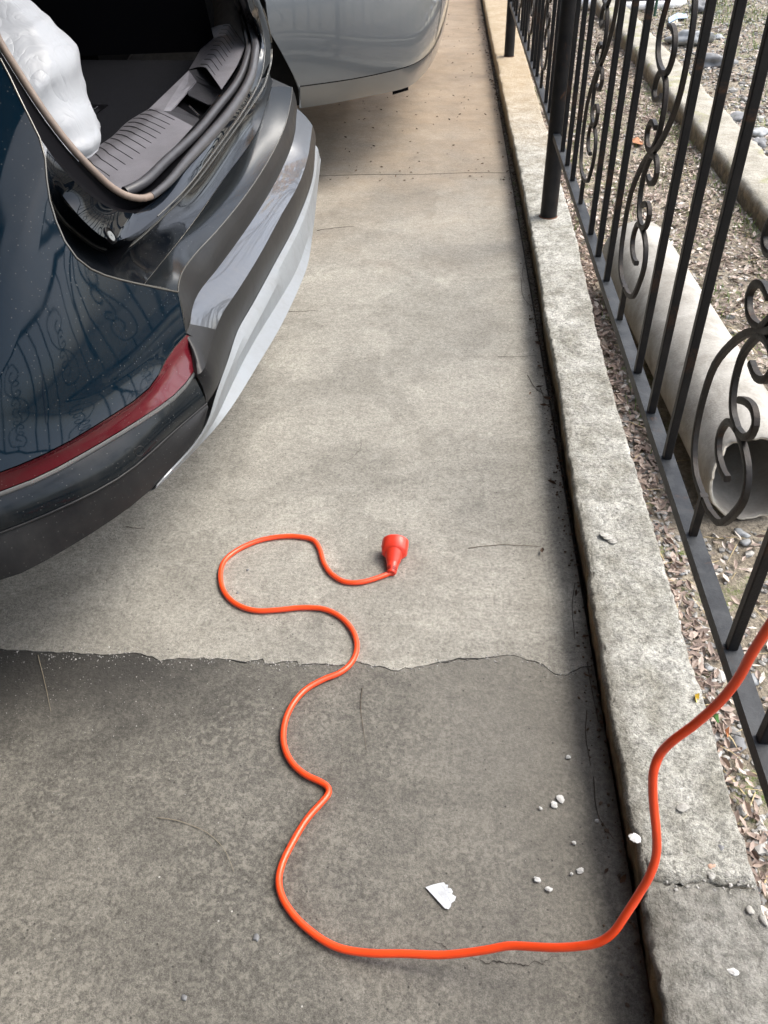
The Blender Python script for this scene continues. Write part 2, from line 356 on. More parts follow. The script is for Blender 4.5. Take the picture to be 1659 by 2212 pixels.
def slab(name, rows, mat, z, thick=.05):
    mb = MB(); top = [Vector((p.x, p.y, z)) for p in rows[0]]; bot = [Vector((p.x, p.y, z)) for p in rows[1]]
    mb.grid([top, bot]); mb.grid([top, [p-Vector((0, 0, thick)) for p in top]]); mb.grid([bot, [p-Vector((0, 0, thick)) for p in bot]])
    o = mb.build(name, mat); fixn(o); return tag(o, kind='structure')
j2 = [Vector((x, 4.22+.012*mn.noise(Vector((x*4, 0, 0)))+.03*x, 0)) for x in np.linspace(-8, .334, 160)]
slab('driveway_slab', ([Vector((p.x, p.y+wid(p.x), 0)) for p in fine], [Vector((float(np.interp(i, [0, len(fine)-1], [-8, .334])), 0, 0)) for i in range(len(fine))]), M_slab, 0)
# the call above is replaced by explicit far edges so every slab is a clean sheet
bpy.data.objects.remove(bpy.data.objects['driveway_slab'])
def yat(L, x): return float(np.interp(x, [p.x for p in L], [p.y for p in L]))
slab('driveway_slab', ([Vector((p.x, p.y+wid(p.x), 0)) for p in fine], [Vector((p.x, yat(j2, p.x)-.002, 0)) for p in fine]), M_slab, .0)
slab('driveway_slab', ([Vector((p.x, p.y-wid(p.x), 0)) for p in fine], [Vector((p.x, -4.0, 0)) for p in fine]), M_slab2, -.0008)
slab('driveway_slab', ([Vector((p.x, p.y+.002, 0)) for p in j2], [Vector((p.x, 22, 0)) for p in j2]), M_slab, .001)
M_dirt = simple('crack dirt', (.035, .03, .024), .95, 90, .6, 1, 200)
tag(MB().add([(-8,-4,-.022),(.345,-4,-.022),(.345,22,-.022),(-8,22,-.022)], [(0,1,2,3)]).build('joint_dirt', M_dirt), kind='structure')

def crack(pts, w, name='crack'):
    L = spline([bz(x, y, 0) for x, y in pts], 70, False); a, b = [], []
    for i, p in enumerate(L):
        q = p+Vector((0, .006*mn.noise(Vector((p.x*70, 1, 3)))+.003*mn.noise(Vector((p.x*200, 1, 3))), .0006)); k = w*(.25+abs(mn.noise(Vector((p.x*50, 5, 5))))*1.4)*math.sin(math.pi*i/69)**.5
        a.append(q+Vector((0, k, 0))); b.append(q-Vector((0, k, 0)))
    tag(MB().grid([a, b]).build(name, M_dirt), kind='structure')
crack([(1012, 2068), (1040, 2076), (1100, 2080), (1140, 2086), (1190, 2072), (1215, 2060)], .0016)
crack([(930, 2030), (960, 2045), (975, 2056)], .0010)
def kerb_l(y):
    w = float(np.interp(y, [.3, .9, 1.35, 2.2], [.322, .322, .330, .334]))+.006*mn.noise(Vector((y*2.2, 0, 5)))+.004*mn.noise(Vector((y*7, 2, 5)))
    w += .016*np.interp(y, [1.5, 3.0, 3.6, 8], [0, 1, 1.2, .3])
    return float(w)
def kerb_r(y): return float(np.interp(y, [-3, 1.2, 2.2, 3.2, 3.7, 6.6, 20], [.497, .496, .492, .522, .526, .552, .60]) + .004*mn.noise(Vector((y*6, 8, 1))))
ys = np.concatenate([np.linspace(-2.5, .3, 50), np.arange(.305, 3.2, .0065), np.linspace(3.2, 8, 420), np.linspace(8.1, 22, 120)])
JO = .613                                             # joint between the two lengths of kerb
def kerb_part(name, ylist, rough):
    rows = []; ylist = [y for y in ylist if abs(y-JO) < .0035 or abs(y-JO) > .02]
    for y in ylist:
        xl, xr = kerb_l(y), kerb_r(y); row = []
        top = .108
        prof = [(xl+.018, -.04), (xl+.016, .0), (xl+.011, .03), (xl+.006, .06), (xl+.001, .088), (xl+.001, .100), (xl+.004, .1065)]
        n = 30
        prof += [(xl+.004+(xr-xl-.008)*(k/n)**1.25, top) for k in range(1, n+1)] + [(xr, top-.006), (xr+.003, .05), (xr+.004, -.04)]
        for i, (X, Z) in enumerate(prof):
            chip = max(0, mn.fractal(Vector((y*9, X*9, 3.3)), 1.0, 2.0, 4)-.02)
            e = math.exp(-((X-xl)/.016)**2) if i < 7+n else 0
            v = Vector((X*26, y*26, Z*26)); d = mn.fractal(v, .9, 2.1, 4)
            z2 = Z
            if i > 4 and i < 7+n: z2 = Z-chip*.005*e-(.0035+rough*.003)*abs(d)*(.35+e*.7) - (.004*max(0, mn.noise(Vector((X*14, y*14, 7)))) if rough else 0)
            if 4 < i < 7+n: z2 -= .0035*math.exp(-((X-xl)/.038)**2)*abs(mn.fractal(Vector((X*75, y*75, 2)), .7, 2, 4))
            x2 = X + (.004+.003*rough)*mn.fractal(Vector((y*30, Z*30, 1)), 1, 2, 3)*(1 if i < 8 or i > 6+n else .3) + (chip*.004*e+.004*abs(mn.fractal(Vector((y*70, Z*50, 9)), .8, 2, 4)) if 3 < i < 9 else 0)
            row.append(Vector((x2, y, z2)))
        if abs(y-JO) < .006:
            for v in row: v.y += .016*mn.fractal(Vector((v.x*30, 1, 1)), .8, 2, 5); v.z -= .003*(v.z > .09)
        rows.append(row)
    mb = MB().grid(rows); n0 = len(rows[0]); mb.F.append(tuple(range(n0))); mb.F.append(tuple((len(rows)-1)*n0+i for i in range(n0))[::-1])
    o = mb.build(name, M_kerb, None, True); fixn(o); return tag(o, kind='structure')
kerb_part('kerb', [y for y in ys if y < JO-.004]+[JO-.003], 1)
kerb_part('kerb', [JO+.003]+[y for y in ys if y > JO+.004], 0)

tag(MB().box((-6.5, -5, 2.75), (.10, 3.6, 2.83)).box((-6.5, 3.601, 2.74), (-.75, 6.6, 2.82)).build('unseen_carport_roof', simple('unseen roof underside', (.07, .066, .06), .9)), kind='structure')  # carport roof out of view; its farther strip is added to darken reflections
tag(MB().box((-6.6, -5, -.05), (-6.4, 13, 2.7)).box((-6.39, -2.4, -.05), (-.1, -2.2, 2.7)).build('unseen_wall', simple('unseen wall render', (.30, .27, .23), .9)), kind='structure')  # unseen; the run behind the camera is added to darken the near slab

# garden earth: a displaced sheet
gx = np.concatenate([np.linspace(.46, 2.6, 150), np.linspace(2.7, 14, 40)]); gy = np.concatenate([np.linspace(-1, 5.5, 330), np.linspace(5.6, 24, 60)])
def gz(x, y):
    h = .012*mn.fractal(Vector((x*2.2, y*2.2, 0)), 1, 2, 5)+.006*mn.noise(Vector((x*13, y*13, 2)))
    if x < .75: h -= .012*(1-abs(x-.6)/.15) if abs(x-.6) < .15 else 0
    if x > 1.5: h += .03*min(1, (x-1.5)/.3)
    return .004+h
V = []; Fc = []
for x in gx:
    for y in gy: V.append((x, y, gz(x, y)))
m = len(gy)
for i in range(len(gx)-1):
    for j in range(m-1): Fc.append((i*m+j, (i+1)*m+j, (i+1)*m+j+1, i*m+j+1))
tag(mesh('garden_ground', V, Fc, M_soil, None, True), kind='structure')

# ------------------------------------------------------------------ border wall in the garden
rows = []
for y in np.concatenate([np.arange(1.5, 7, .02), np.arange(7, 16, .1)]):
    row = []
    for X, Z in [(1.325, -.05), (1.322, .0), (1.32, .04), (1.32, .085), (1.325, .10), (1.345, .104)]+[(1.345+.175*k/8, .106) for k in range(1, 9)]+[(1.53, .08), (1.532, 0)]:
        d = mn.fractal(Vector((X*22, y*22, Z*22)), 1, 2, 4)
        row.append(Vector((X+.006*d+.01*mn.noise(Vector((y*2, 3, 0))), y, Z+.004*d)))
    rows.append(row)
bw = MB().grid(rows).build('garden_border', M_border, None, True); fixn(bw)
tag(bw, 'mossy concrete border running through the garden behind the black fence', 'garden border')

# ------------------------------------------------------------------ fence panels
XF = .427; ZR = .432; ZT = 1.19
S_main = [(1.822,.485),(1.87,.482),(1.921,.486),(1.956,.510),(1.972,.548),(1.977,.612),(1.966,.669),(1.916,.738),(1.866,.782),(1.833,.80)]
S_right = [(1.822,.485),(1.772,.504),(1.739,.548),(1.721,.598),(1.735,.630),(1.768,.646),(1.809,.652)]
S_cl = [(1.809,.652),(1.842,.645),(1.862,.625),(1.868,.598),(1.852,.578),(1.818,.570),(1.794,.573)]
S_cr = [(1.809,.652),(1.780,.660),(1.762,.678),(1.760,.698),(1.778,.708),(1.808,.702),(1.832,.690)]
S_stem = [(1.809,.652),(1.843,.660),(1.864,.682),(1.872,.715),(1.868,.746),(1.850,.775),(1.833,.795)]
S_curl = [(1.833,.795),(1.800,.802),(1.775,.797),(1.761,.780),(1.772,.760),(1.800,.748),(1.832,.751)]
YC = 1.833
def ycurves():
    L = []
    for c in (S_main, S_right, S_cl, S_cr, S_stem, S_curl):
        q = [(y*.968-1.80, 1.35-(1.35-z)*.968) for y, z in c]
        L.append(q); L.append([(-.050-y, 1.635-z) for y, z in q])
    return L
SQ = lambda a, b: [(-a, -b), (a, -b), (a, b), (-a, b)]
def scroll_mesh():
    mb = MB()
    for c in ycurves():
        P = spline([Vector((XF, y, z)) for y, z in c], 22)
        P = [Vector((XF+.0004*(hash(len(c)) % 3), p.y, p.z)) for p in P]
        h = .0053
        mb.sweep(P, [(-h, -.0040), (-h*.35, -.0053), (h*.35, -.0053), (h, -.0040), (h, .0040), (h*.35, .0053), (-h*.35, .0053), (-h, .0040)], Vector((1, 0, 0)))
    mb.box((XF-.006, -.005, ZR+.0005), (XF+.006, .006, .516)); mb.box((XF-.006, -.055, 1.119), (XF+.006, -.044, ZT-.001))
    return mb
bar_me = None; scroll_me = None; spur_me = None
def inst(name, me, parent, y):
    o = bpy.data.objects.new(name, me); COL.objects.link(o); o.parent = parent; o.location = Vector((0, y, 0)); return o
def fence_panel(y0, y1, spurs, bars, label):
    global bar_me, scroll_me
    root = empty('iron_fence', (0, 0, 0)); tag(root, label, 'fence', 'wrought iron fence panels on the kerb')
    mb = MB(); mb.box((XF-.012, y0, ZR-.022), (XF+.015, y1, ZR)); o = mb.build('bottom_rail', M_rail, root)
    mb = MB(); mb.box((XF-.014, y0, ZT), (XF+.014, y1, ZT+.022)); mb.build('top_rail', M_iron, root)
    if bar_me is None:
        b = MB().box((XF-.0075, -.0075, ZR+.0005), (XF+.0075, .0075, ZT-.0005)); o = b.build('bar', M_iron, root)
        bv = o.modifiers.new('bev', 'BEVEL'); bv.width = .0018; bv.segments = 2
        dg = bpy.context.evaluated_depsgraph_get(); me = bpy.data.meshes.new_from_object(o.evaluated_get(dg)); bar_me = me
        bpy.data.objects.remove(o)
        s = scroll_mesh().build('scroll', M_scroll, root); fixn(s); autos(s, 30); scroll_me = s.data; bpy.data.objects.remove(s)
    for y in bars: inst('bar', bar_me, root, y)
    for y in spurs: inst('scroll', scroll_me, root, y)
    # weld beads where the bars meet the rail
    return root
P1, P2, PD = 3.353, 6.30, 2.947
def layout(pstart, pend, first):
    sp = [first+.768*k for k in range(-6, 7)]; sp = [s for s in sp if pstart+.12 < s < pend-.2]
    ba = [s+d for s in [first+.768*k for k in range(-7, 7)] for d in (.215, .37, .525)]; ba = [b for b in ba if pstart+.05 < b < pend-.05]
    return sp, ba
# scroll bodies sit .05 beyond their feet, as measured
SOFF = -.045
PN = -.35
sp, ba = layout(PN, P1, 2.58); fence_panel(PN+.03, P1-.030, [s for s in sp], ba, 'nearest black iron fence panel with scrolls, beside the grey pipe')
sp, ba = layout(P1, P2, 4.012); fence_panel(P1+.030, P2-.03, [s for s in sp], ba, 'middle black iron fence panel between the two round posts')
sp, ba = layout(P2, P2+PD, 4.012+.768*4-.15); fence_panel(P2+.03, P2+PD-.03, sp, ba, 'farthest black iron fence panel, beyond the distant round post')
sp, ba = layout(PN-PD, PN, -.9); fence_panel(PN-PD+.03, PN-.03, sp, ba, 'black iron fence panel behind the viewer, mirrored in the dark car')
def post(y, label, x=.433):
    root = empty('fence_post', (x, y, .1)); tag(root, label, 'fence post', 'round posts of the iron fence')
    mb = MB(); P = [Vector((x, y, z)) for z in (.098, .45, .8, 1.25)]; mb.tube(P, .0335, 28, ref=Vector((0, 1, 0)))
    autos(mb.build('pole', M_iron, root))
    c = MB(); c.tube([Vector((x, y, 1.2501)), Vector((x, y, 1.262)), Vector((x, y, 1.272))], .036, 24, ref=Vector((0, 1, 0)), scale=[1, 1, .7]); autos(c.build('cap', M_iron, root))
    r = MB(); r.tube([Vector((x, y, .099)), Vector((x, y, .1065)), Vector((x, y, .110))], .037, 24, ref=Vector((0, 1, 0)), scale=[1.12, 1.05, .96])
    autos(r.build('rusty_foot', simple('rust stain', (.12, .05, .025), .9, 60, .4), root))
post(P1, 'thick black round fence post nearest the camera, standing on the kerb')
post(P2, 'distant black round fence post at the top of the picture', .436)
post(PN, 'black round fence post beside the viewer, just outside the picture'); post(P2+PD, 'last black round fence post, hidden past the distant one')

# ------------------------------------------------------------------ cement pipe
def pipe():
    d = -.0467; c, r, w = .743, .1198, .0125; y0, y1 = 1.60, 2.95
    ax = Vector((math.sin(d), math.cos(d), 0)); sx = Vector((math.cos(d), -math.sin(d), 0)); o0 = Vector((c+(y0-2.2)*math.tan(d), y0, r+.001))
    root = empty('cement_pipe', (o0.x, 2.2, .0)); tag(root, 'grey cement pipe with a broken mouth lying behind the fence bars', 'pipe')
    n = 72; L = (y1-y0)/math.cos(d)
    def ring(rad, s, jag):
        out = []
        for k in range(n):
            a = 2*math.pi*k/n; dr = .0015*mn.noise(Vector((math.cos(a)*2, math.sin(a)*2, s*3)))
            j = jag*(.010*mn.fractal(Vector((math.cos(a)*5, math.sin(a)*5, 1)), 1, 2, 4)+-.0+.040*max(0, math.cos(a-R(130)))**4 - .008)
            out.append(o0+ax*(s+j)+sx*math.cos(a)*(rad+dr)+Vector((0, 0, math.sin(a)*(rad+dr))))
        return out
    ss = [0, .004, .012, .03, .07, .12, .2, .35, .5, .7, .9, 1.1, L]
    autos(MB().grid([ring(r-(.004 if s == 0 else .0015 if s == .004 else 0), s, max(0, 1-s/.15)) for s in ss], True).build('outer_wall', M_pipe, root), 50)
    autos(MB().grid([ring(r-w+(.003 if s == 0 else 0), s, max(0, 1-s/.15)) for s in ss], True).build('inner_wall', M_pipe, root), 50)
    rr = []
    for f in (0, .2, .4, .6, .8, 1):
        a = ring(r-.004-(w-.007)*f, 0, 1)
        rr.append([p-ax*.003*abs(mn.noise(p*70))*(1 if 0 < f < 1 else 0) for p in a])
    autos(MB().grid(rr, True).build('broken_rim', M_pipeb, root), 60)
    MB().grid([ring(r, L, 0), ring(r-w, L, 0)], True).build('far_rim', M_pipeb, root)
pipe()

# ------------------------------------------------------------------ orange extension cord
cord_px = [(846,1237,0),(820,1247,0),(780,1258,0),(745,1257,0),(716,1240,0),(699,1215,0),(690,1185,0),(677,1167,0),(650,1160,0),(612,1159,0),(560,1168,0),(512,1189,0),(484,1213,0),(476,1245,0),(485,1280,0),(510,1305,0),(550,1319,0),(600,1318,0),(650,1313,0),(700,1316,0),(738,1335,0),(763,1365,0),(771,1400,0),(759,1432,0),(735,1453,0),(698,1468,0),(660,1490,0),(632,1522,0),(615,1562,0),(613,1608,0),(630,1647,0),(660,1674,0),(690,1688,0),(708,1700,0),(711,1712,0),(698,1730,0),(664,1768,0),(632,1820,0),(610,1865,0),(602,1900,0),(609,1937,0),(637,1980,0),(680,2019,.0),(730,2047,.004),(800,2059,.012),(870,2060,.022),(950,2063,.034),(1000,2059,.045),(1050,2052,.058),(1100,2043,.072),(1150,2045,.085),(1200,2047,.10),(1250,2044,.115),(1290,2037,.13),(1322,2017,.15),(1352,1975,.18),(1381,1930,.21),(1404,1890,.24),(1417,1850,.265),(1418,1800,.30),(1413,1750,.33),(1410,1705,.36),(1412,1665,.39),(1424,1632,.41),(1450,1603,.44),(1503,1563,.48),(1558,1512,.53),(1595,1465,.57),(1622,1415,.61),(1662,1352,.66),(1740,1230,.74),(1850,1100,.80)]
def cord():
    r = .0060
    root = empty('extension_cord', bz(846, 1237, .0)); tag(root, 'bright orange extension cord snaking over the concrete and up over the kerb', 'cord')
    P = spline([bz(x, y, z+r) for x, y, z in cord_px], 620); P = relax(P, 2)
    P = [Vector((p.x, p.y, max(p.z, r+.0004))) for p in P]
    autos(MB().tube(P, r, 14).build('cable', M_orange, root), 60)
    # socket head lying on the slab
    a = bz(846, 1237, .008); b = bz(857, 1158, .034); ax = (b-a); ax.z = 0; ax = ax.normalized(); ax = (ax+Vector((0, 0, .10))).normalized()
    side = Vector((ax.y, -ax.x, 0)).normalized(); upv = side.cross(ax)
    o0 = a+Vector((0, 0, .003))
    def ring(s, ra, rb, flat=1, n=36, zo=0):
        out = []
        for k in range(n):
            t = 2*math.pi*k/n; cx, cy = math.cos(t)*ra*1.08, math.sin(t)*rb*1.05
            cx = max(-ra*flat*1.06, min(ra*flat*1.06, cx)); out.append(o0+ax*s+side*cx+upv*(cy+zo))
        return out
    neck = [ring(-.0045, .0001, .0001), ring(-.005, .0065, .0065), ring(-.0055, .0085, .0085), ring(-.003, .0105, .0100), ring(.010, .0118, .0110, 1, 36, .001), ring(.024, .0138, .0125, 1, 36, .003)]
    autos(MB().grid(neck, True).build('strain_relief', M_plug, root), 50)
    for k in range(5):
        s0 = .001+k*.0046
        for sg in (-1, 1):
            g = MB(); pts = [o0+ax*(s0+.0006*abs(t-3))+side*sg*(.0108+.0003*k)*math.sin(R(10+t*13))+upv*((.0101+.0003*k)*math.cos(R(10+t*13))+.001) for t in range(6)]
            g.sweep(pts, [(-.0012, -.0014), (.0012, -.0014), (.0012, .0014), (-.0012, .0014)], ax); g.build('slot', M_plugd, root)
    body = [ring(.022, .0138, .0125, 1, 36, .003), ring(.034, .0175, .0150, 1, 36, .006), ring(.046, .0195, .0190, .95, 36, .009), ring(.060, .0200, .0240, .9, 36, .012)]
    autos(MB().grid(body, True).build('grip', M_plug, root), 50)
    wing = [ring(.036, .012, .007, 1, 36, .002), ring(.044, .023, .013, .98, 36, .005), ring(.050, .0290, .0215, .95, 36, .009), ring(.053, .0298, .0240, .95, 36, .010),
            ring(.078, .0305, .0275, .94, 36, .011), ring(.0815, .0308, .028, .94, 36, .011), ring(.0825, .0300, .0275, .94, 36, .011), ring(.0825, .0255, .0235, .97, 36, .011), ring(.070, .0250, .023, .97, 36, .011), ring(.070, .001, .001, 1, 36, .011)]
    autos(MB().grid(wing, True).build('socket_head', M_plug, root), 40)
    for sg in (-1,):
        mb = MB(); M = Matrix.Translation(o0) @ Matrix((side, ax, upv)).transposed().to_4x4()
        mb.box((sg*.0303-.0016, .062, .012), (sg*.0303+.0016, .0815, .0165), M); mb.build('key_rib', M_plug, root)
cord()

# ------------------------------------------------------------------ dark car with its tailgate open
car = empty('dark_suv', (-1.5, 2.3, 0)); tag(car, 'dusty dark navy SUV with its tailgate open and a red rear reflector', 'car')
def seg(pts, n, rl=2): return relax(spline(tri(pts), n), rl)
def loft(name, rows, mat, parent=None, bulge=0, sub=1, out=Vector((1, 0, 0)), smooth=True, thick=.003):
    full = []
    for a, b in zip(rows[:-1], rows[1:]):
        for k in range(sub):
            t = k/sub; full.append([p.lerp(q, t)+out*bulge*math.sin(math.pi*t) for p, q in zip(a, b)])
    full.append(rows[-1])
    o = MB().grid(full).build(name, mat, parent or car, False); autos(o, 50)
    return o
NN, NFAR = 34, 60
V3 = lambda *a: Vector(a)
P_seam = [(98,399,.92),(113,458,.88),(137,521,.84),(161,560,.81),(208,589,.775),(298,613,.72),(350,624,.685),(384,631,.66)]
Tn = seg([V3(-.95,1.50,1.5), V3(-.80,1.455,1.25), (0,125,1.08),(27,179,1.05),(65,262,1.00),(98,318,.965)]+P_seam, NN, 1)
Tf = seg([(384,631,.66),(386,612,.655),(392,590,.65),(421,549,.64),(468,499,.64),(528,425,.64),(577,351,.64),(614,276,.64),(629,214,.64),(631,189,.64)], NFAR, 1)
An = seg([V3(-1.7,.80,.57), V3(-1.15,.83,.57), V3(-.86,.905,.57),(0,1020,.57),(119,970,.57),(208,917,.57),(290,865,.57),(327,838,.572),(345,807,.575),(360,766,.58),(402,722,.585)], NN, 1)
R1f = seg([(402,722,.585),(410,698,.588),(416,660,.59),(430,630,.59),(468,583,.585),(533,494,.582),(565,445,.58),(602,380,.58),(634,303,.58),(642,234,.58)], NFAR)
R2n = seg([V3(-1.7,.80,.53), V3(-1.15,.83,.53), V3(-.86,.905,.53),(0,1058,.53),(60,1039,.53),(179,976,.53),(298,905,.53),(387,843,.53),(417,801,.53)], NN, 1)
R2f = seg([(417,801,.53),(428,812,.53),(443,792,.533),(453,756,.538),(466,712,.545),(480,676,.55),(508,636,.553),(562,549,.553),(609,462,.553),(644,400,.553),(664,343,.553),(675,271,.553)], NFAR)
R3n = seg([V3(-1.7,.79,.46), V3(-1.15,.82,.46), V3(-.86,.895,.46),(0,1152,.46),(149,1090,.46),(268,1027,.46),(372,935,.46),(446,872,.46)], NN, 1)
c8f = seg([(446,872,.455),(466,845,.455),(494,771,.46),(513,713,.46),(543,661,.46),(592,571,.46),(639,482,.46),(674,388,.46),(681,313,.46)], NFAR)
R4n = seg([V3(-1.7,.86,.36), V3(-1.15,.88,.37), V3(-.86,.93,.38),(0,1259,.38),(119,1200,.38),(208,1146,.38),(298,1084,.385),(336,1050,.39),(357,1024,.395),(411,968,.41),(446,917,.435),(450,880,.45)], NN, 1)
# side panel (quarter / bumper corner) between reflector and seam
NB = 9; rows = []
Ans = relax(An, 14)
for k in range(NB+1):
    t = k/NB; rows.append([(an if k == 0 else a).lerp(b, t)+Vector((.35, -.8, .1))*(.034*math.sin(math.pi*t)*min(1, (NN-1-i)/12)) for i, (an, a, b) in enumerate(zip(An, Ans, Tn))])
o = MB().grid(rows).build('quarter_panel', M_navy, car); autos(o, 60)
# gloss corner of the hatch frame and sill
Z0 = seg([(101,321,.96),(143,375,.92),(208,432,.87),(262,458,.82),(292,461,.80)], 22)
Z0f = seg([(292,461,.80),(327,443,.797),(352,416,.795),(374,395,.80),(453,313,.80),(503,248,.80),(543,184,.80),(549,165,.80),(561,111,.80),(557,71,.83),(545,32,.90),(534,0,.97),(524,-40,1.05)], NFAR)
G = seg([(99,401,.915),(110,438,.872),(137,478,.83),(167,503,.793),(208,533,.75),(244,542,.725),(268,539,.712)], 22)
Gf = seg([(268,539,.712),(298,518,.705),(329,488,.703),(357,461,.702),(404,416,.702),(478,319,.702),(530,247,.702),(568,190,.702),(577,165,.704),(588,115,.725),(585,75,.79),(573,32,.86),(560,0,.93),(552,-40,1.0)], NFAR)
def bulged(A, B, name, mat, amt, dirv, n=5):
    rows = []
    for k in range(n+1):
        t = k/n; rows.append([a.lerp(b, t)+dirv*(amt*math.sin(math.pi*t)) for a, b in zip(A, B)])
    o = MB().grid(rows).build(name, mat, car); autos(o, 60); return o
Em = seg([(100,360,.94),(128,412,.895),(158,452,.868),(190,486,.84),(222,512,.815),(250,522,.795)], 22)
Emf = seg([(250,522,.795),(275,520,.787),(300,500,.785),(329,478,.785),(357,452,.785),(404,405,.785),(478,307,.785),(528,236,.785),(560,178,.785),(571,130,.787),(571,80,.82),(558,32,.89),(546,0,.96),(537,-40,1.04)], NFAR)
za, zb, zc = Z0+Z0f[1:], Em+Emf[1:], G+Gf[1:]
rows = [za]+[[a.lerp(b, t)+Vector((0, 0, .0015*math.sin(math.pi*t))) for a, b in zip(za, zb)] for t in (.33, .66)]+[zb]+[[a.lerp(b, t)+Vector((.003*math.sin(math.pi*t), 0, 0)) for a, b in zip(zb, zc)] for t in (.12, .3, .5, .75)]+[zc]
autos(MB().grid(rows).build('hatch_frame', M_gloss, car), 60)
M_edge = simple('pale edge highlight', (.16, .155, .14), .22, Metallic=.55)  # pale metallic tone stands for highlights along the panel edges
# thin tube on the frame edge, carrying the painted highlight
fl = MB(); fl.tube(relax([p+Vector((.001, 0, -.001)) for p in G+Gf[1:-8]], 1), .0021, 8); autos(fl.build('frame_edge_highlight', M_edge, car), 60)
fl = MB(); fl.tube([p+Vector((0, 0, .0002)) for p in Emf[4:-6]], .0013, 8); autos(fl.build('frame_crease_highlight', M_edge, car), 60)
Pn = seg(P_seam[:6]+[(312,614,.705)], 22)
c4f = seg([(312,614,.70),(334,586,.675),(411,490,.665),(483,388,.66),(553,289,.66),(583,200,.66),(590,175,.66)], NFAR)
Gw = seg([(268,539,.712),(298,518,.705),(329,488,.703),(357,461,.702),(404,416,.702),(478,319,.702),(530,247,.702),(568,190,.702),(577,163,.704),(582,145,.71)], NFAR)
bulged([p+Vector((0, 0, -.003)) for p in G+Gw[1:]], [p+Vector((-.001, .001, 0)) for p in Pn+c4f[1:]], 'tailgate_well', M_step, -.006, Vector((1, -.3, .2)), 5)
ledge_out = seg([(384,631,.66),(386,612,.655),(392,590,.65),(421,549,.64),(468,499,.64),(528,425,.64),(577,351,.64),(614,276,.64),(629,214,.64),(631,189,.64)], NFAR, 1)
c4l = seg([(312,614,.70),(334,586,.675),(411,490,.665),(483,388,.66),(553,289,.66),(583,200,.66),(587,188,.66)], NFAR, 1)
bulged(c4l, ledge_out, 'bumper_ledge', M_ledge, .003, Vector((0, 0, 1)), 3)
fl = MB(); fl.tube([p+Vector((.0005, 0, 0)) for p in Tn[15:]]+Tf[1:], .0017, 8); autos(fl.build('bumper_edge_highlight', M_edge, car), 60)
loft('bumper_face', [Tf, R1f], M_plas, bulge=.004, sub=3)
R1c = seg([(411,700,.588),(416,660,.59),(430,630,.59),(468,583,.585),(533,494,.582),(565,445,.58),(602,380,.58),(634,303,.58),(642,234,.58)], NFAR)
R2c = seg([(466,712,.545),(480,676,.55),(508,636,.553),(562,549,.553),(609,462,.553),(644,400,.553),(664,343,.553),(675,271,.553)], NFAR)
loft('bumper_chamfer', [R1c, R2c], M_band, bulge=.004, sub=4)
ca = seg([(402,722,.585),(406,711,.586),(411,700,.588)], 18, 0); cb = seg([(417,801,.53),(428,812,.53),(443,792,.533),(453,756,.538),(466,712,.545)], 18, 1)
loft('bumper_corner', [ca, cb], M_plas, bulge=.004, sub=5)
loft('bumper_lower_face', [R2f, c8f], M_plas, bulge=.006, sub=4)
# end cap of the ledge toward the far corner
en = [c4l[-1], Tf[-1], R1f[-1], R2f[-1], c8f[-1]]
MB().add([en[0], en[1], en[2], en[3], en[4], V3(-.75, 3.45, .46), V3(-.75, 3.40, .66)], [(0,1,2,3,4,5,6)]).build('bumper_end', M_plas, car)
# reflector with two facets, set a little proud
rid = seg([V3(-1.7,.787,.556), V3(-1.15,.817,.556), V3(-.86,.892,.556),(0,1029,.557),(119,976,.557),(208,926,.557),(298,868,.558),(350,812,.560),(378,776,.562),(421,733,.563)], NN, 1)
An2 = [p+Vector((.002, -.003, .0)) for p in An]; R2r = [p+Vector((.002, -.003, .001)) for p in R2n]
rid = [p+Vector((.003, -.004, 0)) for p in rid]
loft('reflector', [An2, rid, R2r], M_red, bulge=.001, sub=2)
MB().sweep([An[-1]+V3(.001,0,0), rid[-1]+V3(.002,.001,0), R2n[-1]+V3(.002,.001,0)], [(-.0015,-.002),(.0015,-.002),(.0015,.002),(-.0015,.002)]).build('reflector_gasket', M_black, car)
# chrome strip under it, then body
ch = [p+Vector((.001, -.002, -.012)) for p in R2n]
loft('chrome_strip', [[p+Vector((.003, -.004, 0)) for p in R2n], ch], M_chrome, bulge=.003, sub=3, out=Vector((.5, -.6, 0)))
loft('bumper_side', [ch, R3n], M_lowp, bulge=.010, sub=5, out=Vector((.5, -.8, 0)))
loft('bumper_valance', [R3n, R4n], M_plas, bulge=.004, sub=4, out=Vector((.5, -.8, 0)))
fl = MB(); fl.tube([p+Vector((.001, -.001, .001)) for p in R3n[6:]], .0022, 8); autos(fl.build('crease_edge', M_plas, car), 60)
# corner fill between side strip ends and rear strips
# parking sensor
c = (R3n[24]+ch[24])/2
sp_ = bz(296, 967, .495)+Vector((.008, -.010, 0)); nrm = Vector((.75, -.66, .1)).normalized(); t1 = nrm.cross(Vector((0, 0, 1))).normalized(); t2 = t1.cross(nrm)
ringp = [sp_+t1*math.cos(a)*.0092+t2*math.sin(a)*.0092 for a in np.linspace(0, 2*math.pi, 29)]
mb = MB(); mb.tube(ringp, .0008, 6, cap=False); mb.build('parking_sensor', M_plas, car)
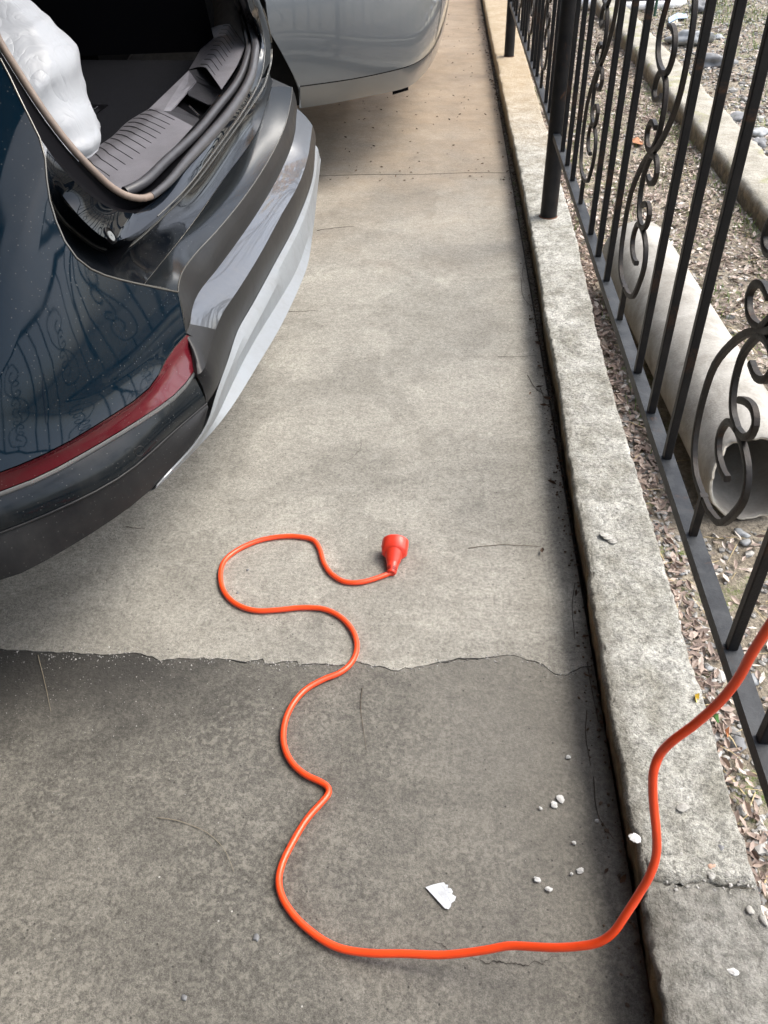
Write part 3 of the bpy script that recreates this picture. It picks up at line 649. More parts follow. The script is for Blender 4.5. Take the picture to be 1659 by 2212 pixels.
# silver skid plate: c8 -> upper face -> recess -> lip -> hem
c8s = seg([(336,1049,.39),(357,1024,.395),(411,968,.41),(446,917,.43),(464,856,.447),(494,771,.46),(513,713,.46),(543,661,.46),(592,571,.46),(639,482,.46),(674,388,.46),(681,313,.46)], 80)
s1 = seg([(337,1051,.388),(360,1026,.39),(420,966,.40),(458,908,.415),(485,842,.43),(520,765,.437),(547,713,.437),(578,655,.437),(621,568,.437),(659,487,.437),(681,400,.437),(689,330,.437)], 80)
s2 = seg([(337,1053,.388),(362,1028,.388),(424,967,.388),(465,908,.39),(496,842,.393),(534,765,.395),(564,713,.395),(600,655,.395),(640,585,.395),(668,505,.395),(684,420,.395),(691,340,.395)], 80)
c9s = seg([(336,1057,.38),(364,1031,.38),(428,966,.38),(470,920,.38),(508,868,.38),(560,783,.38),(602,713,.38),(637,642,.38),(664,574,.38),(676,500,.38),(684,430,.385),(693,344,.39)], 80)
c8s = [p+Vector((.001, 0, 0)) for p in c8s]
o = MB().grid([c8s, [a.lerp(b, .5)+Vector((.003, -.001, .001)) for a, b in zip(c8s, s1)], s1, s2, [a.lerp(b, .5) for a, b in zip(s2, c9s)], c9s, [p+Vector((-.02, .0, -.008)) for p in c9s], [p+Vector((-.20, .02, -.01)) for p in c9s]]).build('skid_plate', M_skid, car); autos(o, 22)
# underbody
mb = MB(); mb.grid([[p+Vector((0, 0, 0)) for p in R4n], [p+Vector((-.10, .12, -.06)) for p in R4n], [p+Vector((-.3, .4, -.08)) for p in R4n]]); mb.box((-4.6, 1.25, .30), (-1.25, 3.35, .45)); mb.build('underbody', M_black, car)
# rest of the body forward of the rear corner
mb = MB()
mb.grid([[V3(-1.7, .80, .36), V3(-5.2, .80, .36)], [V3(-1.7, .79, .57), V3(-5.2, .79, .57)], [V3(-1.7, .84, .95), V3(-5.2, .84, .95)], [V3(-1.5, .98, 1.12), V3(-4.3, .98, 1.12)], [V3(-1.6, 1.18, 1.66), V3(-3.5, 1.18, 1.60)], [V3(-1.5, 2.3, 1.72), V3(-3.5, 2.3, 1.68)], [V3(-1.6, 3.4, 1.66), V3(-3.5, 3.4, 1.60)], [V3(-1.5, 3.6, 1.12), V3(-4.3, 3.6, 1.12)], [V3(-1.7, 3.75, .57), V3(-5.2, 3.75, .57)]])
mb.grid([[V3(-1.7, .84, .95), An[0]], [V3(-1.5, .98, 1.12), Tn[0]], [V3(-1.6, 1.18, 1.66), V3(-.98, 1.5, 1.66)]])
autos(mb.build('body_shell', M_navy, car), 40)
def wheel(cx, yo, yi, par, r=.35):
    t = MB(); rw = []
    for (dr, y) in [(-.13, yo+.01), (-.05, yo-.005), (-.01, yo+.02), (0, yo+.05), (0, yi-.05), (-.01, yi-.02), (-.06, yi), (-.13, yi)]:
        rw.append([V3(cx+(r+dr)*math.cos(a), y, r+(r+dr)*math.sin(a)) for a in np.linspace(0, 2*math.pi, 48, endpoint=False)])
    t.grid(rw, True); w = t.build('tyre', M_tyre, par); autos(w, 35)
    d = MB(); d.tube([V3(cx, yo+.02, r), V3(cx, yi-.02, r)], r-.125, 32); d.build('rim', M_steel, par)
wheel(-1.75, .82, 1.03, car, .34); wheel(-4.4, .82, 1.03, car, .34)
def hitmesh(o, px, py):
    from mathutils.bvhtree import BVHTree
    bv = BVHTree.FromPolygons([v.co for v in o.data.vertices], [tuple(p.vertices) for p in o.data.polygons]); return bv.ray_cast(Vector((0, 0, H)), ray(px, py).normalized())
hr = hitmesh(bpy.data.objects['hatch_frame'], 238, 508); HCP = hr[0]
# drain plug hole with its rubber stopper in the frame corner
hc = HCP; hn = hr[1] if hr[1].dot(ray(238, 508)) < 0 else -hr[1]; h1 = hn.cross(Vector((0, 0, 1))).normalized(); h2 = h1.cross(hn)
def disc(c, a, b, nrm=None, n=28, rot=R(-25)):
    return [c+(h1*math.cos(rot)+h2*math.sin(rot))*math.cos(t)*a+(h2*math.cos(rot)-h1*math.sin(rot))*math.sin(t)*b for t in np.linspace(0, 2*math.pi, n, endpoint=False)]
mb = MB(); mb.grid([disc(hc-hn*.004, .0125, .0170), disc(hc+hn*.002, .0118, .0160), disc(hc+hn*.0025, .0108, .0150), disc(hc+hn*.0005, .0098, .0140), disc(hc+hn*.0003, .0002, .0002)], True); autos(mb.build('drain_hole', M_glossb, car), 30)
hc2 = hc+hn*.0012-Vector((0, 0, .002))
mb = MB(); mb.grid([disc(hc2, .0086, .0096), disc(hc2+hn*.0012, .0082, .0092), disc(hc2+hn*.0012, .0022, .0024), disc(hc2+hn*.0002, .0018, .002), disc(hc2+hn*.0002, .0001, .0001)], True); autos(mb.build('drain_plug', simple('grey plug rubber', (.16, .17, .17), .5), car), 30)

# opening: black channel, seals
SIf = [(268,414,.80),(342,351,.80),(417,274,.80),(452,232,.80),(494,179,.80),(528,115,.80),(530,79,.80),(517,24,.86),(508,0,.92),(500,-40,1.0)]
tan = seg([V3(-.99, 1.56, 1.5), (-60,-30,1.16),(0,92,1.075),(30,140,1.045),(89,232,.985),(149,312,.925),(208,375,.875),(253,414,.835),(298,430,.815),(327,424,.81),(355,402,.808)], 70)
blk_o = seg([V3(-.97, 1.50, 1.5), V3(-.82, 1.455, 1.25),(0,125,1.08),(27,179,1.05),(65,262,1.00),(101,321,.96),(143,375,.92),(208,432,.87),(262,458,.82),(292,461,.80),(327,443,.797),(352,416,.797)], 70)
mb = MB(); mb.grid([blk_o, [a.lerp(b, .5)+Vector((-.02, .01, -.012)) for a, b in zip(blk_o, tan)], [b+Vector((-.008, .004, -.008)) for b in tan]]); autos(mb.build('opening_channel', M_black, car), 50)
roll_o = seg([(327,424,.81),(360,398,.81),(401,350,.81),(442,306,.81),(499,239,.81),(538,175,.81),(549,128,.81),(549,80,.82),(535,28,.88),(527,0,.95),(516,-40,1.03)], 80)
mb = MB(); mb.tube(tan, .0068, 12); o = mb.build('weather_seal', M_rubt, car); autos(o, 60)
mb = MB(); mb.tube(roll_o, .0125, 12, scale=[min(1, .55+.45*i/14) for i in range(80)]); autos(mb.build('weather_seal', M_rubber, car), 60)
roll_i = seg([(270,415,.803),(300,403,.805),(357,350,.805),(423,289,.805),(470,232,.805),(512,178,.805),(534,122,.805),(535,79,.81),(520,22,.87),(512,0,.93),(504,-40,1.0)], 80)
mb = MB(); mb.tube(roll_i, .0105, 12); autos(mb.build('weather_seal', M_rubber, car), 60)
base_in = seg([(x, y, z-.012) for x, y, z in SIf], 60); base_out = [p+Vector((0, 0, -.004)) for p in Z0f]
MB().grid([base_in, base_out]).build('sill_base', M_glossb, car)

# interior: floor, walls, load sill trim
ins = MB()
f1 = bz(149, 122, .735); f2 = bz(396, 113, .735); dv = (f2-f1).normalized()
e1 = f1-dv*1.2; e2_ = f2+dv*.12
MB().add([V3(-.60, 1.36, .735), V3(-.60, 2.75, .735), V3(-.72, 3.12, .735), V3(-3.0, 3.3, .735), V3(-3.0, 1.36, .735)], [(0,1,2,3,4)]).build('trunk_floor', M_trunk, car)
MB().add([e1, e2_, e2_+V3(-.1, 0, .9), e1+V3(-.1, 0, .9)], [(0,1,2,3)]).build('seat_back', M_black, car)
mb = MB(); mb.add([V3(-.66,1.37,.735), V3(-3,1.37,.735), V3(-3,1.37,1.6), V3(-1.0,1.53,1.5)], [(0,1,2,3)]); mb.build('trunk_side', M_trunk, car)
lining = spline(tri([(432,150,.735),(455,100,.735),(462,60,.735),(458,0,.80),(440,-60,.9)]), 20)
lin2 = seg([(452,140,.775),(485,90,.78),(497,52,.79),(492,0,.87),(480,-60,.97)], 20)
mb = MB(); mb.grid([lining, lin2, seg([(479,193,.80),(520,128,.80),(528,79,.80),(508,0,.92),(500,-40,1.0)], 20)]); autos(mb.build('side_lining', M_trimd, car), 60)
mb = MB(); mb.add([V3(-1.15,3.35,.735), V3(-3,3.35,.735), V3(-3,3.3,1.6), V3(-1.2,3.3,1.6)], [(0,1,2,3)]); mb.add([V3(-1.0,1.4,1.62), V3(-1.0,3.4,1.62), V3(-3,3.4,1.62), V3(-3,1.4,1.62)], [(0,1,2,3)]); mb.build('headliner', M_black, car)
def plate(inner, bend, outer, nm, ribs, n=30, r0_=0, r1_=1, a0=.05, a1=.84):
    I, B, O = [spline(tri(q), n) for q in (inner, bend, outer)]
    rows = [I] + [i.lerp(b, .5)+V3(.001,0,.002) for i, b in ()] if False else [I]
    rows += [[i.lerp(b, .5)+V3(0, 0, .004) for i, b in zip(I, B)], [i.lerp(b, .85)+V3(0, 0, .003) for i, b in zip(I, B)], B, [b.lerp(o_, .15)+V3(0, 0, .001) for b, o_ in zip(B, O)], [b.lerp(o_, .55)+V3(0, 0, .001) for b, o_ in zip(B, O)], O]
    o = MB().grid(rows).build(nm, M_trim, car); autos(o, 60)
    for k in range(ribs):
        t = r0_+(r1_-r0_)*(k+.5)/ribs; j = t*(n-1); a = int(j); f = j-a; a2 = min(a+1, n-1)
        pts = [r[a].lerp(r[a2], f)+V3(0, 0, .0006) for r in rows]
        full = spline(pts, 22); m0, m1 = int(a0*21), int(a1*21)
        g = MB(); g.sweep(full[m0:m1+1], [(-.0008, -.0008), (.0008, -.0008), (.0004, .0003), (-.0004, .0003)]); g.build('rib', M_trimd, car)
plate([(170,341,.742),(238,298,.742),(277,262,.742),(322,235,.745)], [(193,362,.802),(240,330,.802),(286,298,.802),(333,252,.802),(352,240,.802)], [(266,416,.80),(342,353,.80),(395,298,.80),(417,273,.80)], 'sill_plate', 12)
plate([(408,150,.742),(430,112,.742),(452,62,.742)], [(445,146,.802),(470,108,.802),(496,52,.802)], [(479,193,.80),(510,145,.80),(529,100,.80)], 'sill_plate', 10, a0=.35, a1=.80)
def poly(nm, pts, mat, th=.004):
    V = tri(pts); o = MB().add(V+[v-V3(0, 0, th) for v in V], [tuple(range(len(V)))]+[tuple(reversed(range(len(V), 2*len(V))))]+[(i, (i+1) % len(V), (i+1) % len(V)+len(V), i+len(V)) for i in range(len(V))]).build(nm, mat, car); fixn(o); return o
poly('latch_cover', [(322,235,.775),(408,152,.775),(424,175,.775),(405,197,.768),(384,222,.768),(369,240,.768),(352,240,.775)], M_trim)
poly('latch_cover', [(409,152,.772),(445,146,.772),(481,194,.785),(470,202,.772),(424,177,.768)], M_trimd)
poly('latch_cover', [(405,197,.768),(424,177,.768),(472,202,.772),(458,226,.772),(449,226,.765),(408,206,.765)], M_trimd)
poly('latch_cover', [(369,240,.768),(384,230,.765),(429,256,.765),(431,262,.772),(419,274,.79),(352,240,.775)], M_trimd)
poly('latch_well', [(378,236,.742),(402,200,.742),(458,222,.742),(436,264,.742)], M_black)
mb = MB(); mb.tube(spline([bz(409,229,.775), bz(420,240,.778), bz(431,251,.775)], 8), .0022, 8); autos(mb.build('latch_striker', M_steel, car), 60)
poly('tool_recess', [(152,226,.738),(234,226,.738),(206,247,.738),(170,268,.738),(190,250,.738)], M_glossb, .001)
mb = MB(); mb.tube([bz(168,258,.741), bz(211,230,.741)], .0012, 6); mb.build('recess_strip', M_steel, car)

# white bag standing in the trunk
def bag():
    sil = [(200,336),(204,312),(195,285),(180,250),(167,226),(160,205),(155,179),(152,150),(143,125),(125,98),(101,74),(86,52),(71,39),(50,18),(27,0),(0,-30),(-25,-70)]
    YB = 1.64
    Rt = spline([by(x, y, YB+(.10 if i > 1 else 0)*i/16) for i, (x, y) in enumerate(sil)], 60)
    rows = []; n = 56
    for i, p in enumerate(Rt):
        t = i/59; w = .30+.04*math.sin(t*5); dep = .10+.07*math.sin(math.pi*min(1, t*1.1+.1))
        c = p+Vector((-w/2, .02, 0)); row = []
        for k in range(n):
            a = 2*math.pi*k/n; q = c+Vector((math.cos(a)*w/2, math.sin(a)*dep, 0))
            f = mn.fractal(Vector((math.cos(a)*1.6, math.sin(a)*1.6, p.z*4.5)), .8, 2, 3); rd = 1-abs(mn.noise(Vector((math.cos(a)*3.5+p.z*3, math.sin(a)*3.5, p.z*6+a*.5))))
            amp = 1
            g1 = mn.noise(Vector((p.z*2.6+a*.9, a*1.4, 2.0))); g2 = 1-abs(mn.noise(Vector((p.z*4.2-a*1.1, math.sin(a)*1.6, 7.0)))); edge = math.sin(a/2 if a < math.pi else (2*math.pi-a)/2); edge = min(1, edge*1.6)
            q += (q-c).normalized()*(edge*(.030*g1+.034*(g2**7-.35)+.006*f))
            row.append(q)
        rows.append(row)
    mb = MB().grid(rows, True); mb.F.append(tuple(range(n))); mb.F.append(tuple(59*n+k for k in range(n)))
    o = mb.build('plastic_bag', M_bag, None, True); tag(o, 'crumpled white plastic bag standing in the open trunk of the dark car', 'bag')
bag()

# ------------------------------------------------------------------ silver car beyond
sc_ = empty('silver_car', (-1.2, 4.9, 0)); tag(sc_, 'silver car parked beyond the dark one, only its rounded bumper corner in view', 'car')
def silver():
    cre = tri([(647,188,.47),(700,181,.47),(766,171,.47),(830,158,.47),(885,143,.47),(924,119,.47),(952,79,.47),(962,20,.47)])
    last = cre[-1]; cre += [Vector((last.x-.03, last.y+.5, .47)), Vector((last.x-.35, last.y+.95, .47))]
    bot = tri([(649,234,.36),(690,228,.36),(726,222,.36),(805,206,.36),(850,197,.36),(881,188,.36),(916,159,.36),(940,123,.36),(956,71,.36),(960,20,.36)]); bl = bot[-1]; bot += [Vector((bl.x-.05, bl.y+.5, .36)), Vector((bl.x-.4, bl.y+.9, .36))]
    n = 70
    C0 = spline(cre, n); Bt = spline(bot, n)
    cen = Vector((-1.3, 5.3, 0))
    def off(z, d):
        out = []
        for i, p in enumerate(C0):
            t = (C0[min(i+1, n-1)]-C0[max(i-1, 0)]).normalized(); nr = Vector((t.y, -t.x, 0)); out.append(Vector((p.x+nr.x*d, p.y+nr.y*d, z)))
        return out
    rows_l = [Bt, [a.lerp(b, .5)+Vector((.004, -.012, 0)) for a, b in zip(Bt, C0)], C0]
    s = MB().grid(rows_l).build('bumper_skirt', M_silver, sc_); autos(s, 40)
    # wheel arch cut on the near side, measured in the plane of the flank
    d0 = (cre[1]-cre[0]); nrm = Vector((d0.y, -d0.x, 0)).normalized()
    def hit(x, y):
        r = ray(x, y); t = nrm.dot(cre[0]-Vector((0, 0, H)))/nrm.dot(r); return Vector((0, 0, H))+r*t
    arch = [hit(x, y) for x, y in [(647,188),(635,159),(621,130),(607,103),(590,75),(579,52),(577,20),(577,0)]]
    az = [p.z for p in arch]; axx = [p.x for p in arch]
    zs = [.475, .50, .56, .62, .70, .80, .90, 1.0, 1.1]; ds = [.004, .012, .022, .028, .030, .026, .012, -.02, -.08]
    rows = []
    for z, d in zip(zs, ds):
        row = off(z, d); x0 = float(np.interp(z, az, axx)) if z < az[-1] else axx[-1]-(z-az[-1])*.3
        p0 = row[0]; k = (row[1]-row[0]).normalized(); ext = p0+k*((x0-p0.x)/k.x); row = [ext]+row[1:] if x0 > p0.x else [ext]+row
        row = spline(row, n, False); rows.append(row)
    o = MB().grid(rows).build('rear_quarter', M_silver, sc_); autos(o, 50)
    seam = MB().grid([[p+Vector((0, 0, .0)) for p in C0], [Vector((p.x-.004, p.y+.004, .472)) for p in C0], rows[0]]); seam.build('bumper_seam', M_black, sc_)
    gl = MB(); gl.tube([hit(x, y)+Vector((0, -.002, 0)) for x, y in [(649,232),(646,188),(634,157),(620,128),(606,102),(589,75),(578,52),(576,20),(576,-10)]], .006, 8); autos(gl.build('arch_lip', M_silver, sc_), 60)
    # shell upper and underside, wheel and liner
    mb = MB(); mb.grid([rows[-1], [Vector((p.x*.8-.3, p.y*.9+.5, 1.5)) for p in rows[-1]]]); mb.build('upper_body', M_silver, sc_)
    mb = MB(); mb.box((-4.5, 4.45, .3), (-.55, 6.0, .9)); mb.build('underbody', M_black, sc_)
    mb = MB(); mb.add([V3(-1.6, 4.14, .2), V3(-.62, 4.10, .36), V3(-.75, 4.18, 1.1), V3(-1.6, 4.2, 1.1)], [(0,1,2,3)]); mb.build('arch_liner', M_plas, sc_)
    wheel(-1.20, 4.06, 4.28, sc_, .33)
    tl = MB(); q = [hit(855, -22)+V3(.05, .05, .0)]
    # small black tow flap under the bumper
    a = bz(848, 199, .335); b = bz(882, 189, .335)
    mb = MB(); mb.add([a, b, b+V3(0, .04, .02), a+V3(0, .04, .02), a-V3(0, 0, .012), b-V3(0, 0, .012)], [(0,1,2,3), (0,4,5,1)]); fixn(mb.build('mud_flap', M_black, sc_))
    # tail lamp just at the picture's upper edge
    Lp = []
    for zz in (.93, 1.0, 1.06):
        Lp.append([off(zz, .012)[i]+Vector((0, 0, 0)) for i in range(22, 50, 2)])
    for i, z in enumerate((.93, 1.0, 1.06)):
        for j, p in enumerate(Lp[i]): p.z = z-(.05 if i == 0 else 0)*math.sin(math.pi*j/13)
    autos(MB().grid(Lp).build('tail_lamp', simple('amber and clear lamp', (.6, .55, .45), .08, 9, .5, Metallic=.6), sc_), 60)
silver()

# ------------------------------------------------------------------ leaf litter, gravel, grass in the garden
def leaf_mesh(mb, c, L, w, yaw, pitch, rollv, curl):
    M = Matrix.Translation(c) @ Matrix.Rotation(yaw, 4, 'Z') @ Matrix.Rotation(pitch, 4, 'X') @ Matrix.Rotation(rollv, 4, 'Y')
    P = [(0, -L/2, 0), (-w/2, -L*.12, curl), (0, -L*.1, -curl*.3), (w/2, -L*.12, curl), (-w*.36, L*.22, curl*.9), (0, L*.2, 0), (w*.36, L*.22, curl*.9), (0, L/2, curl*1.2)]
    mb.add([M @ Vector(p) for p in P], [(0,2,1), (0,3,2), (1,2,5,4), (2,3,6,5), (4,5,7), (5,6,7)])
def rock(mb, c, r, sq=.6, sub=0, seed=0):
    bm = bmesh.new(); bmesh.ops.create_icosphere(bm, subdivisions=1 if not sub else sub, radius=1)
    s = Vector((r*random.uniform(.8, 1.3), r*random.uniform(.7, 1.1), r*sq*random.uniform(.7, 1.2))); a = Matrix.Rotation(random.uniform(0, 6.28), 3, 'Z') @ Matrix.Rotation(random.uniform(-.4, .4), 3, 'X')
    V = []
    for v in bm.verts:
        d = 1+.75*mn.noise(v.co*1.2+Vector((seed*3.1, seed, 0)))+(.10*mn.noise(v.co*4+Vector((seed, 0, 0))) if sub > 1 else 0)
        p = Vector((v.co.x*s.x, v.co.y*s.y, v.co.z*s.z))*d; V.append(c+a @ p)
    mb.add(V, [tuple(l.vert.index for l in f.loops) for f in bm.faces]); bm.free()
ICO = None
def fast_rock(mb, c, r, sq):
    global ICO
    if ICO is None:
        bm = bmesh.new(); bmesh.ops.create_icosphere(bm, subdivisions=1, radius=1); ICO = ([v.co.copy() for v in bm.verts], [tuple(l.vert.index for l in f.loops) for f in bm.faces]); bm.free()
    a = random.uniform(0, 6.28); ca, sa = math.cos(a), math.sin(a); sx, sy = r*random.uniform(.8, 1.4), r*random.uniform(.6, 1.0); V = []
    for v in ICO[0]:
        k = random.uniform(.8, 1.15); x, y = v.x*sx*k, v.y*sy*k; V.append(Vector((c.x+x*ca-y*sa, c.y+x*sa+y*ca, c.z+v.z*r*sq*k)))
    mb.add(V, ICO[1])
def inpipe(x, y): return abs(x-(.743+(y-2.2)*-.0467)) < .125 and 1.55 < y < 3.0
def rnd_garden(power=1.0):
    while True:
        y = .2+9.8*random.random()**1.5; x = random.uniform(.505, 1.31) if random.random() < .55 else random.uniform(1.54, 1.6+.42*y)
        if inpipe(x, y): continue
        return x, y
A_, B_ = MB(), MB()
for i in range(42000):
    x, y = rnd_garden()
    dens = mn.noise(Vector((x*1.7, y*1.7, 4)))
    if y < 1.75 and x < 1.3 and random.random() < .72: continue
    if dens < -.25 and random.random() < .6: continue
    L = random.uniform(.014, .034)*(1.25 if x > 1.5 else 1)
    mb = A_ if random.random() < .5 else B_
    leaf_mesh(mb, Vector((x, y, gz(x, y)+random.uniform(.004, .014))), L, L*random.uniform(.3, .55), random.uniform(0, 6.28), random.uniform(-.5, .5), random.uniform(-.6, .6), L*random.uniform(-.02, .2))
# leaves gathered between kerb and fence
for i in range(1500):
    y = .35+random.random()**1.2*4.5; x = kerb_r(y)+random.uniform(.0, .085); L = random.uniform(.015, .034)
    leaf_mesh(A_, Vector((x, y, gz(x, y)+random.uniform(.002, .016))), L, L*random.uniform(.3, .5), random.uniform(0, 6.28), random.uniform(-.6, .6), random.uniform(-.6, .6), L*random.uniform(0, .2))
tag(A_.build('leaf_litter', M_leaf), 'dry brown leaves covering the garden soil', 'leaf litter', kind='stuff')
tag(B_.build('leaf_litter', M_leafp), 'pale dry leaves covering the garden soil', 'leaf litter', kind='stuff')
G_ = MB()
for i in range(16000):
    x, y = rnd_garden()
    if x < 1.4 and y > 2.2 and random.random() < .6: continue
    r = random.uniform(.003, .009)*(1.0 if x < 1.4 else 1.7)*(1 if random.random() < .9 else 1.8)
    fast_rock(G_, Vector((x, y, gz(x, y)+r*.25)), r, .6)
for i in range(9000):
    y = 2.6+random.random()**1.3*7.0; x = 1.55+random.random()*(.5+.36*y); r = random.uniform(.005, .015)*(1 if random.random() < .93 else 1.7)
    fast_rock(G_, Vector((x, y, gz(x, y)+r*.3)), r, .6)
for i in range(900):
    y = .3+random.random()*2.0; x = kerb_r(y)+random.uniform(.002, .09); r = random.uniform(.003, .008)
    fast_rock(G_, Vector((x, y, gz(x, y)+r*.3)), r, .6)
tag(G_.build('gravel', M_peb), 'grey gravel scattered over the garden soil', 'gravel', kind='stuff')
# grit on the slab
Q_ = MB()
for i in range(1500):
    if random.random() < .55: x, y = random.uniform(-1.1, -.35), random.gauss(1.03, .14)
    else: x, y = random.uniform(-1.0, .32), random.uniform(.35, 3.0)
    r = random.uniform(.0004, .0011)*(1 if random.random() < .95 else 1.6); fast_rock(Q_, Vector((x, y, r*.4)), r, .7)
for i in range(700):   # crumbs broken out of the crack edges
    x = random.uniform(-1.2, .33); y = yat(fine, x)+random.gauss(0, .006 if x > -.5 else .012); fast_rock(Q_, Vector((x, y, .0004)), random.uniform(.0006, .0021), .6)
tag(Q_.build('grit', M_peb), 'fine grit on the concrete', 'grit', kind='stuff')
# soil, crumbs and leaves in the corner between slab and kerb
D_ = MB(); E_ = MB()
for i in range(1500):
    y = .3+random.random()**.8*8; x = kerb_l(y)+.010-abs(random.gauss(0, .016)); r = random.uniform(.0012, .0042)
    fast_rock(D_, Vector((x, y, r*.3+.001)), r, .6)
for i in range(170):
    y = .35+random.random()**.6*8.5; x = kerb_l(y)+.008-abs(random.gauss(0, .025)); L = random.uniform(.010, .028)
    leaf_mesh(E_, Vector((x, y, .004+random.uniform(0, .006))), L, L*random.uniform(.35, .55), random.uniform(0, 6.28), random.uniform(-.4, .4), random.uniform(-.5, .5), L*.15)
for i in range(190):
    x, y = random.uniform(-.7, .3), 4.1+random.random()**1.4*4.5; L = random.uniform(.007, .022)
    leaf_mesh(E_, Vector((x, y, .004)), L, L*.45, random.uniform(0, 6.28), random.uniform(-.3, .3), random.uniform(-.4, .4), L*.15)
tag(D_.build('soil_crumbs', simple('soil crumbs', (.07, .05, .035), .95, 60, .3, 0, 80, (.14, .10, .07))), 'dark soil crumbs lying along the foot of the kerb', 'soil', kind='stuff')
tag(E_.build('gutter_leaves', M_leafb), 'small brown leaves caught along the foot of the kerb', 'leaf litter', kind='stuff')
# grass and stalks
GR, ST = MB(), MB()
def blade(mb, c, h, w, yaw, lean):
    d = Vector((math.cos(yaw), math.sin(yaw), 0)); s = Vector((-d.y, d.x, 0))
    P = [c, c+d*lean*h*.3+V3(0,0,h*.5), c+d*lean*h+V3(0,0,h*.85)]
    mb.add([P[0]-s*w, P[0]+s*w, P[1]+s*w*.8, P[1]-s*w*.8, P[2]], [(0,1,2,3), (3,2,4)])
clumps = [(random.uniform(.56, 1.3), 1.9+random.random()*4) for _ in range(100)]+[(random.uniform(1.24, 1.31), random.uniform(2.3, 6)) for _ in range(30)]+[(random.uniform(1.6, 3.8), random.uniform(3.2, 9)) for _ in range(40)]+[(random.uniform(2.2, 4.6), random.uniform(5.4, 9)) for _ in range(90)]
for cx_, cy_ in clumps:
    far = cx_ > 1.5
    for k in range(22 if not far else 40):
        x, y = random.gauss(cx_, .035 if not far else .10), random.gauss(cy_, .05 if not far else .12)
        if inpipe(x, y) or (1.31 < x < 1.54) or x < .56: continue
        blade(GR, Vector((x, y, gz(x, y))), random.uniform(.015, .05)*(1 if not far else 1.7), random.uniform(.0008, .0016)*(1 if not far else 1.6), random.uniform(0, 6.28), random.uniform(.2, 1))
for i in range(1500):
    x, y = rnd_garden(); L = random.uniform(.03, .12); a = random.uniform(0, 6.28); c = Vector((x, y, gz(x, y)+.008)); d = Vector((math.cos(a), math.sin(a), random.uniform(-.05, .1)))*L
    s = Vector((-d.y, d.x, 0)).normalized()*random.uniform(.0006, .0013); ST.add([c-s, c+s, c+d*.5+s+V3(0,0,.004), c+d*.5-s+V3(0,0,.004), c+d], [(0,1,2,3), (3,2,4)])
tag(GR.build('grass', M_grass), 'sparse green grass growing through the leaves', 'grass', kind='stuff')
tag(ST.build('dry_stalks', M_straw), 'thin dry stalks lying among the leaves', 'straw', kind='stuff')

# ------------------------------------------------------------------ individual stones and debris in the garden
def stone(x, y, r, mat, label, sq=.6, name='stone', cat='stone', z=None, sub=3):
    c = Vector((x, y, (gz(x, y) if z is None else z)+r*sq*.45)); mb = MB(); rock(mb, c-c, r, sq, sub, random.random()*50)
    o = mb.build(name, mat, None, True); o.location = c; tag(o, label, cat); return o
def gpx(x, y, z=.04): return bz(x, y, z)
def A2(x, y): return ((2400+.4522*x)/1.8228, (.4522*y)/1.8228)
for (px, py), r, mt, lab in [(A2(800,95), .10, M_stone, 'rounded grey boulder at the top of the garden beside the grass'), (A2(700,360), .14, M_stonew, 'flat pale stone lying between two fence bars'),
        (A2(900,560), .11, M_stone, 'dark sided grey rock with a hollow beneath it'), (A2(1290,1150), .055, M_stonew, 'pale grey stone on the far side of the mossy border'),
        (A2(1300,1230), .045, M_stone, 'smaller grey stone just below the pale one'), (A2(1120,1020), .045, M_stone, 'grey stone tucked against the back of the border'), (A2(945,330), .04, M_stonew, 'small white chip of stone high in the garden')]:
    p = gpx(px, py); stone(p.x, p.y, r, mt, lab, .45)
for (px, py, r, lab) in [(1508,1105+40,.012,'blue grey pebble beside the foot of the fence rail'), (1567,1170,.010,'dark pebble on the moss right of the rail')]:
    pass
for (cx_, cy_, r, mt, lab) in [(855, 100, .011, M_stone, 'bluish pebble beside the kerb, under the fence rail'), (1055, 425, .010, M_stone, 'dark pebble on mossy soil right of the kerb'), (1475, 160, .013, M_stonew, 'white pebble right of the fence rail near the pipe mouth'), (1505, 225, .014, M_stonew, 'larger white chip below the white pebble near the pipe mouth'), (1250, 1110, .009, M_stonew, 'small white pebble between kerb and rail'), (1450, 1650, .014, M_stone, 'blue grey stone beside the orange leaf'), (1560, 1200, .014, M_stonew, 'cream pebble among gravel under the cord')]:
    p = gpx((2100+.557*cx_)/1.8228, (2000+.557*cy_)/1.8228, .01); stone(p.x, p.y, r, mt, lab, .6, 'pebble', 'pebble', None, 2)
# litter high in the garden: bluish wrapper, pale board, black tub with a white rim, green stake
def flat_item(name, pts, z, mat, label, cat, th=.006):
    V = [bz(x, y, z) for x, y in pts]; c = sum(V, Vector())/len(V)
    for i, v in enumerate(V): v.z += .01*math.sin(i*2.1)
    n = len(V); o = MB().add([v-c for v in V]+[v-c-V3(0, 0, th) for v in V], [tuple(range(n)), tuple(range(2*n-1, n-1, -1))]+[(i, i+n, (i+1) % n+n, (i+1) % n) for i in range(n)]).build(name, mat); o.location = c
    fixn(o); return tag(o, label, cat)
flat_item('wrapper', [A2(515,155), A2(590,120), A2(672,110), A2(680,150), A2(600,165), A2(520,185)], .06, simple('pale blue film', (.42, .55, .72), .4, 40, .4), 'crumpled pale blue wrapper lying in the garden near the black tub', 'wrapper')
flat_item('board_scrap', [A2(520,210), A2(590,180), A2(608,200), A2(540,240)], .05, simple('pale wood scrap', (.45, .40, .33), .8, 30, .2), 'small pale board scrap just below the blue wrapper', 'wood scrap', .02)
flat_item('fallen_leaf', [A2(190,1215), A2(240,1205), A2(300,1222), A2(285,1260), A2(200,1255)], .02, M_leaff, 'large orange leaf lying between the first fence bars past the scroll', 'leaf', .002)
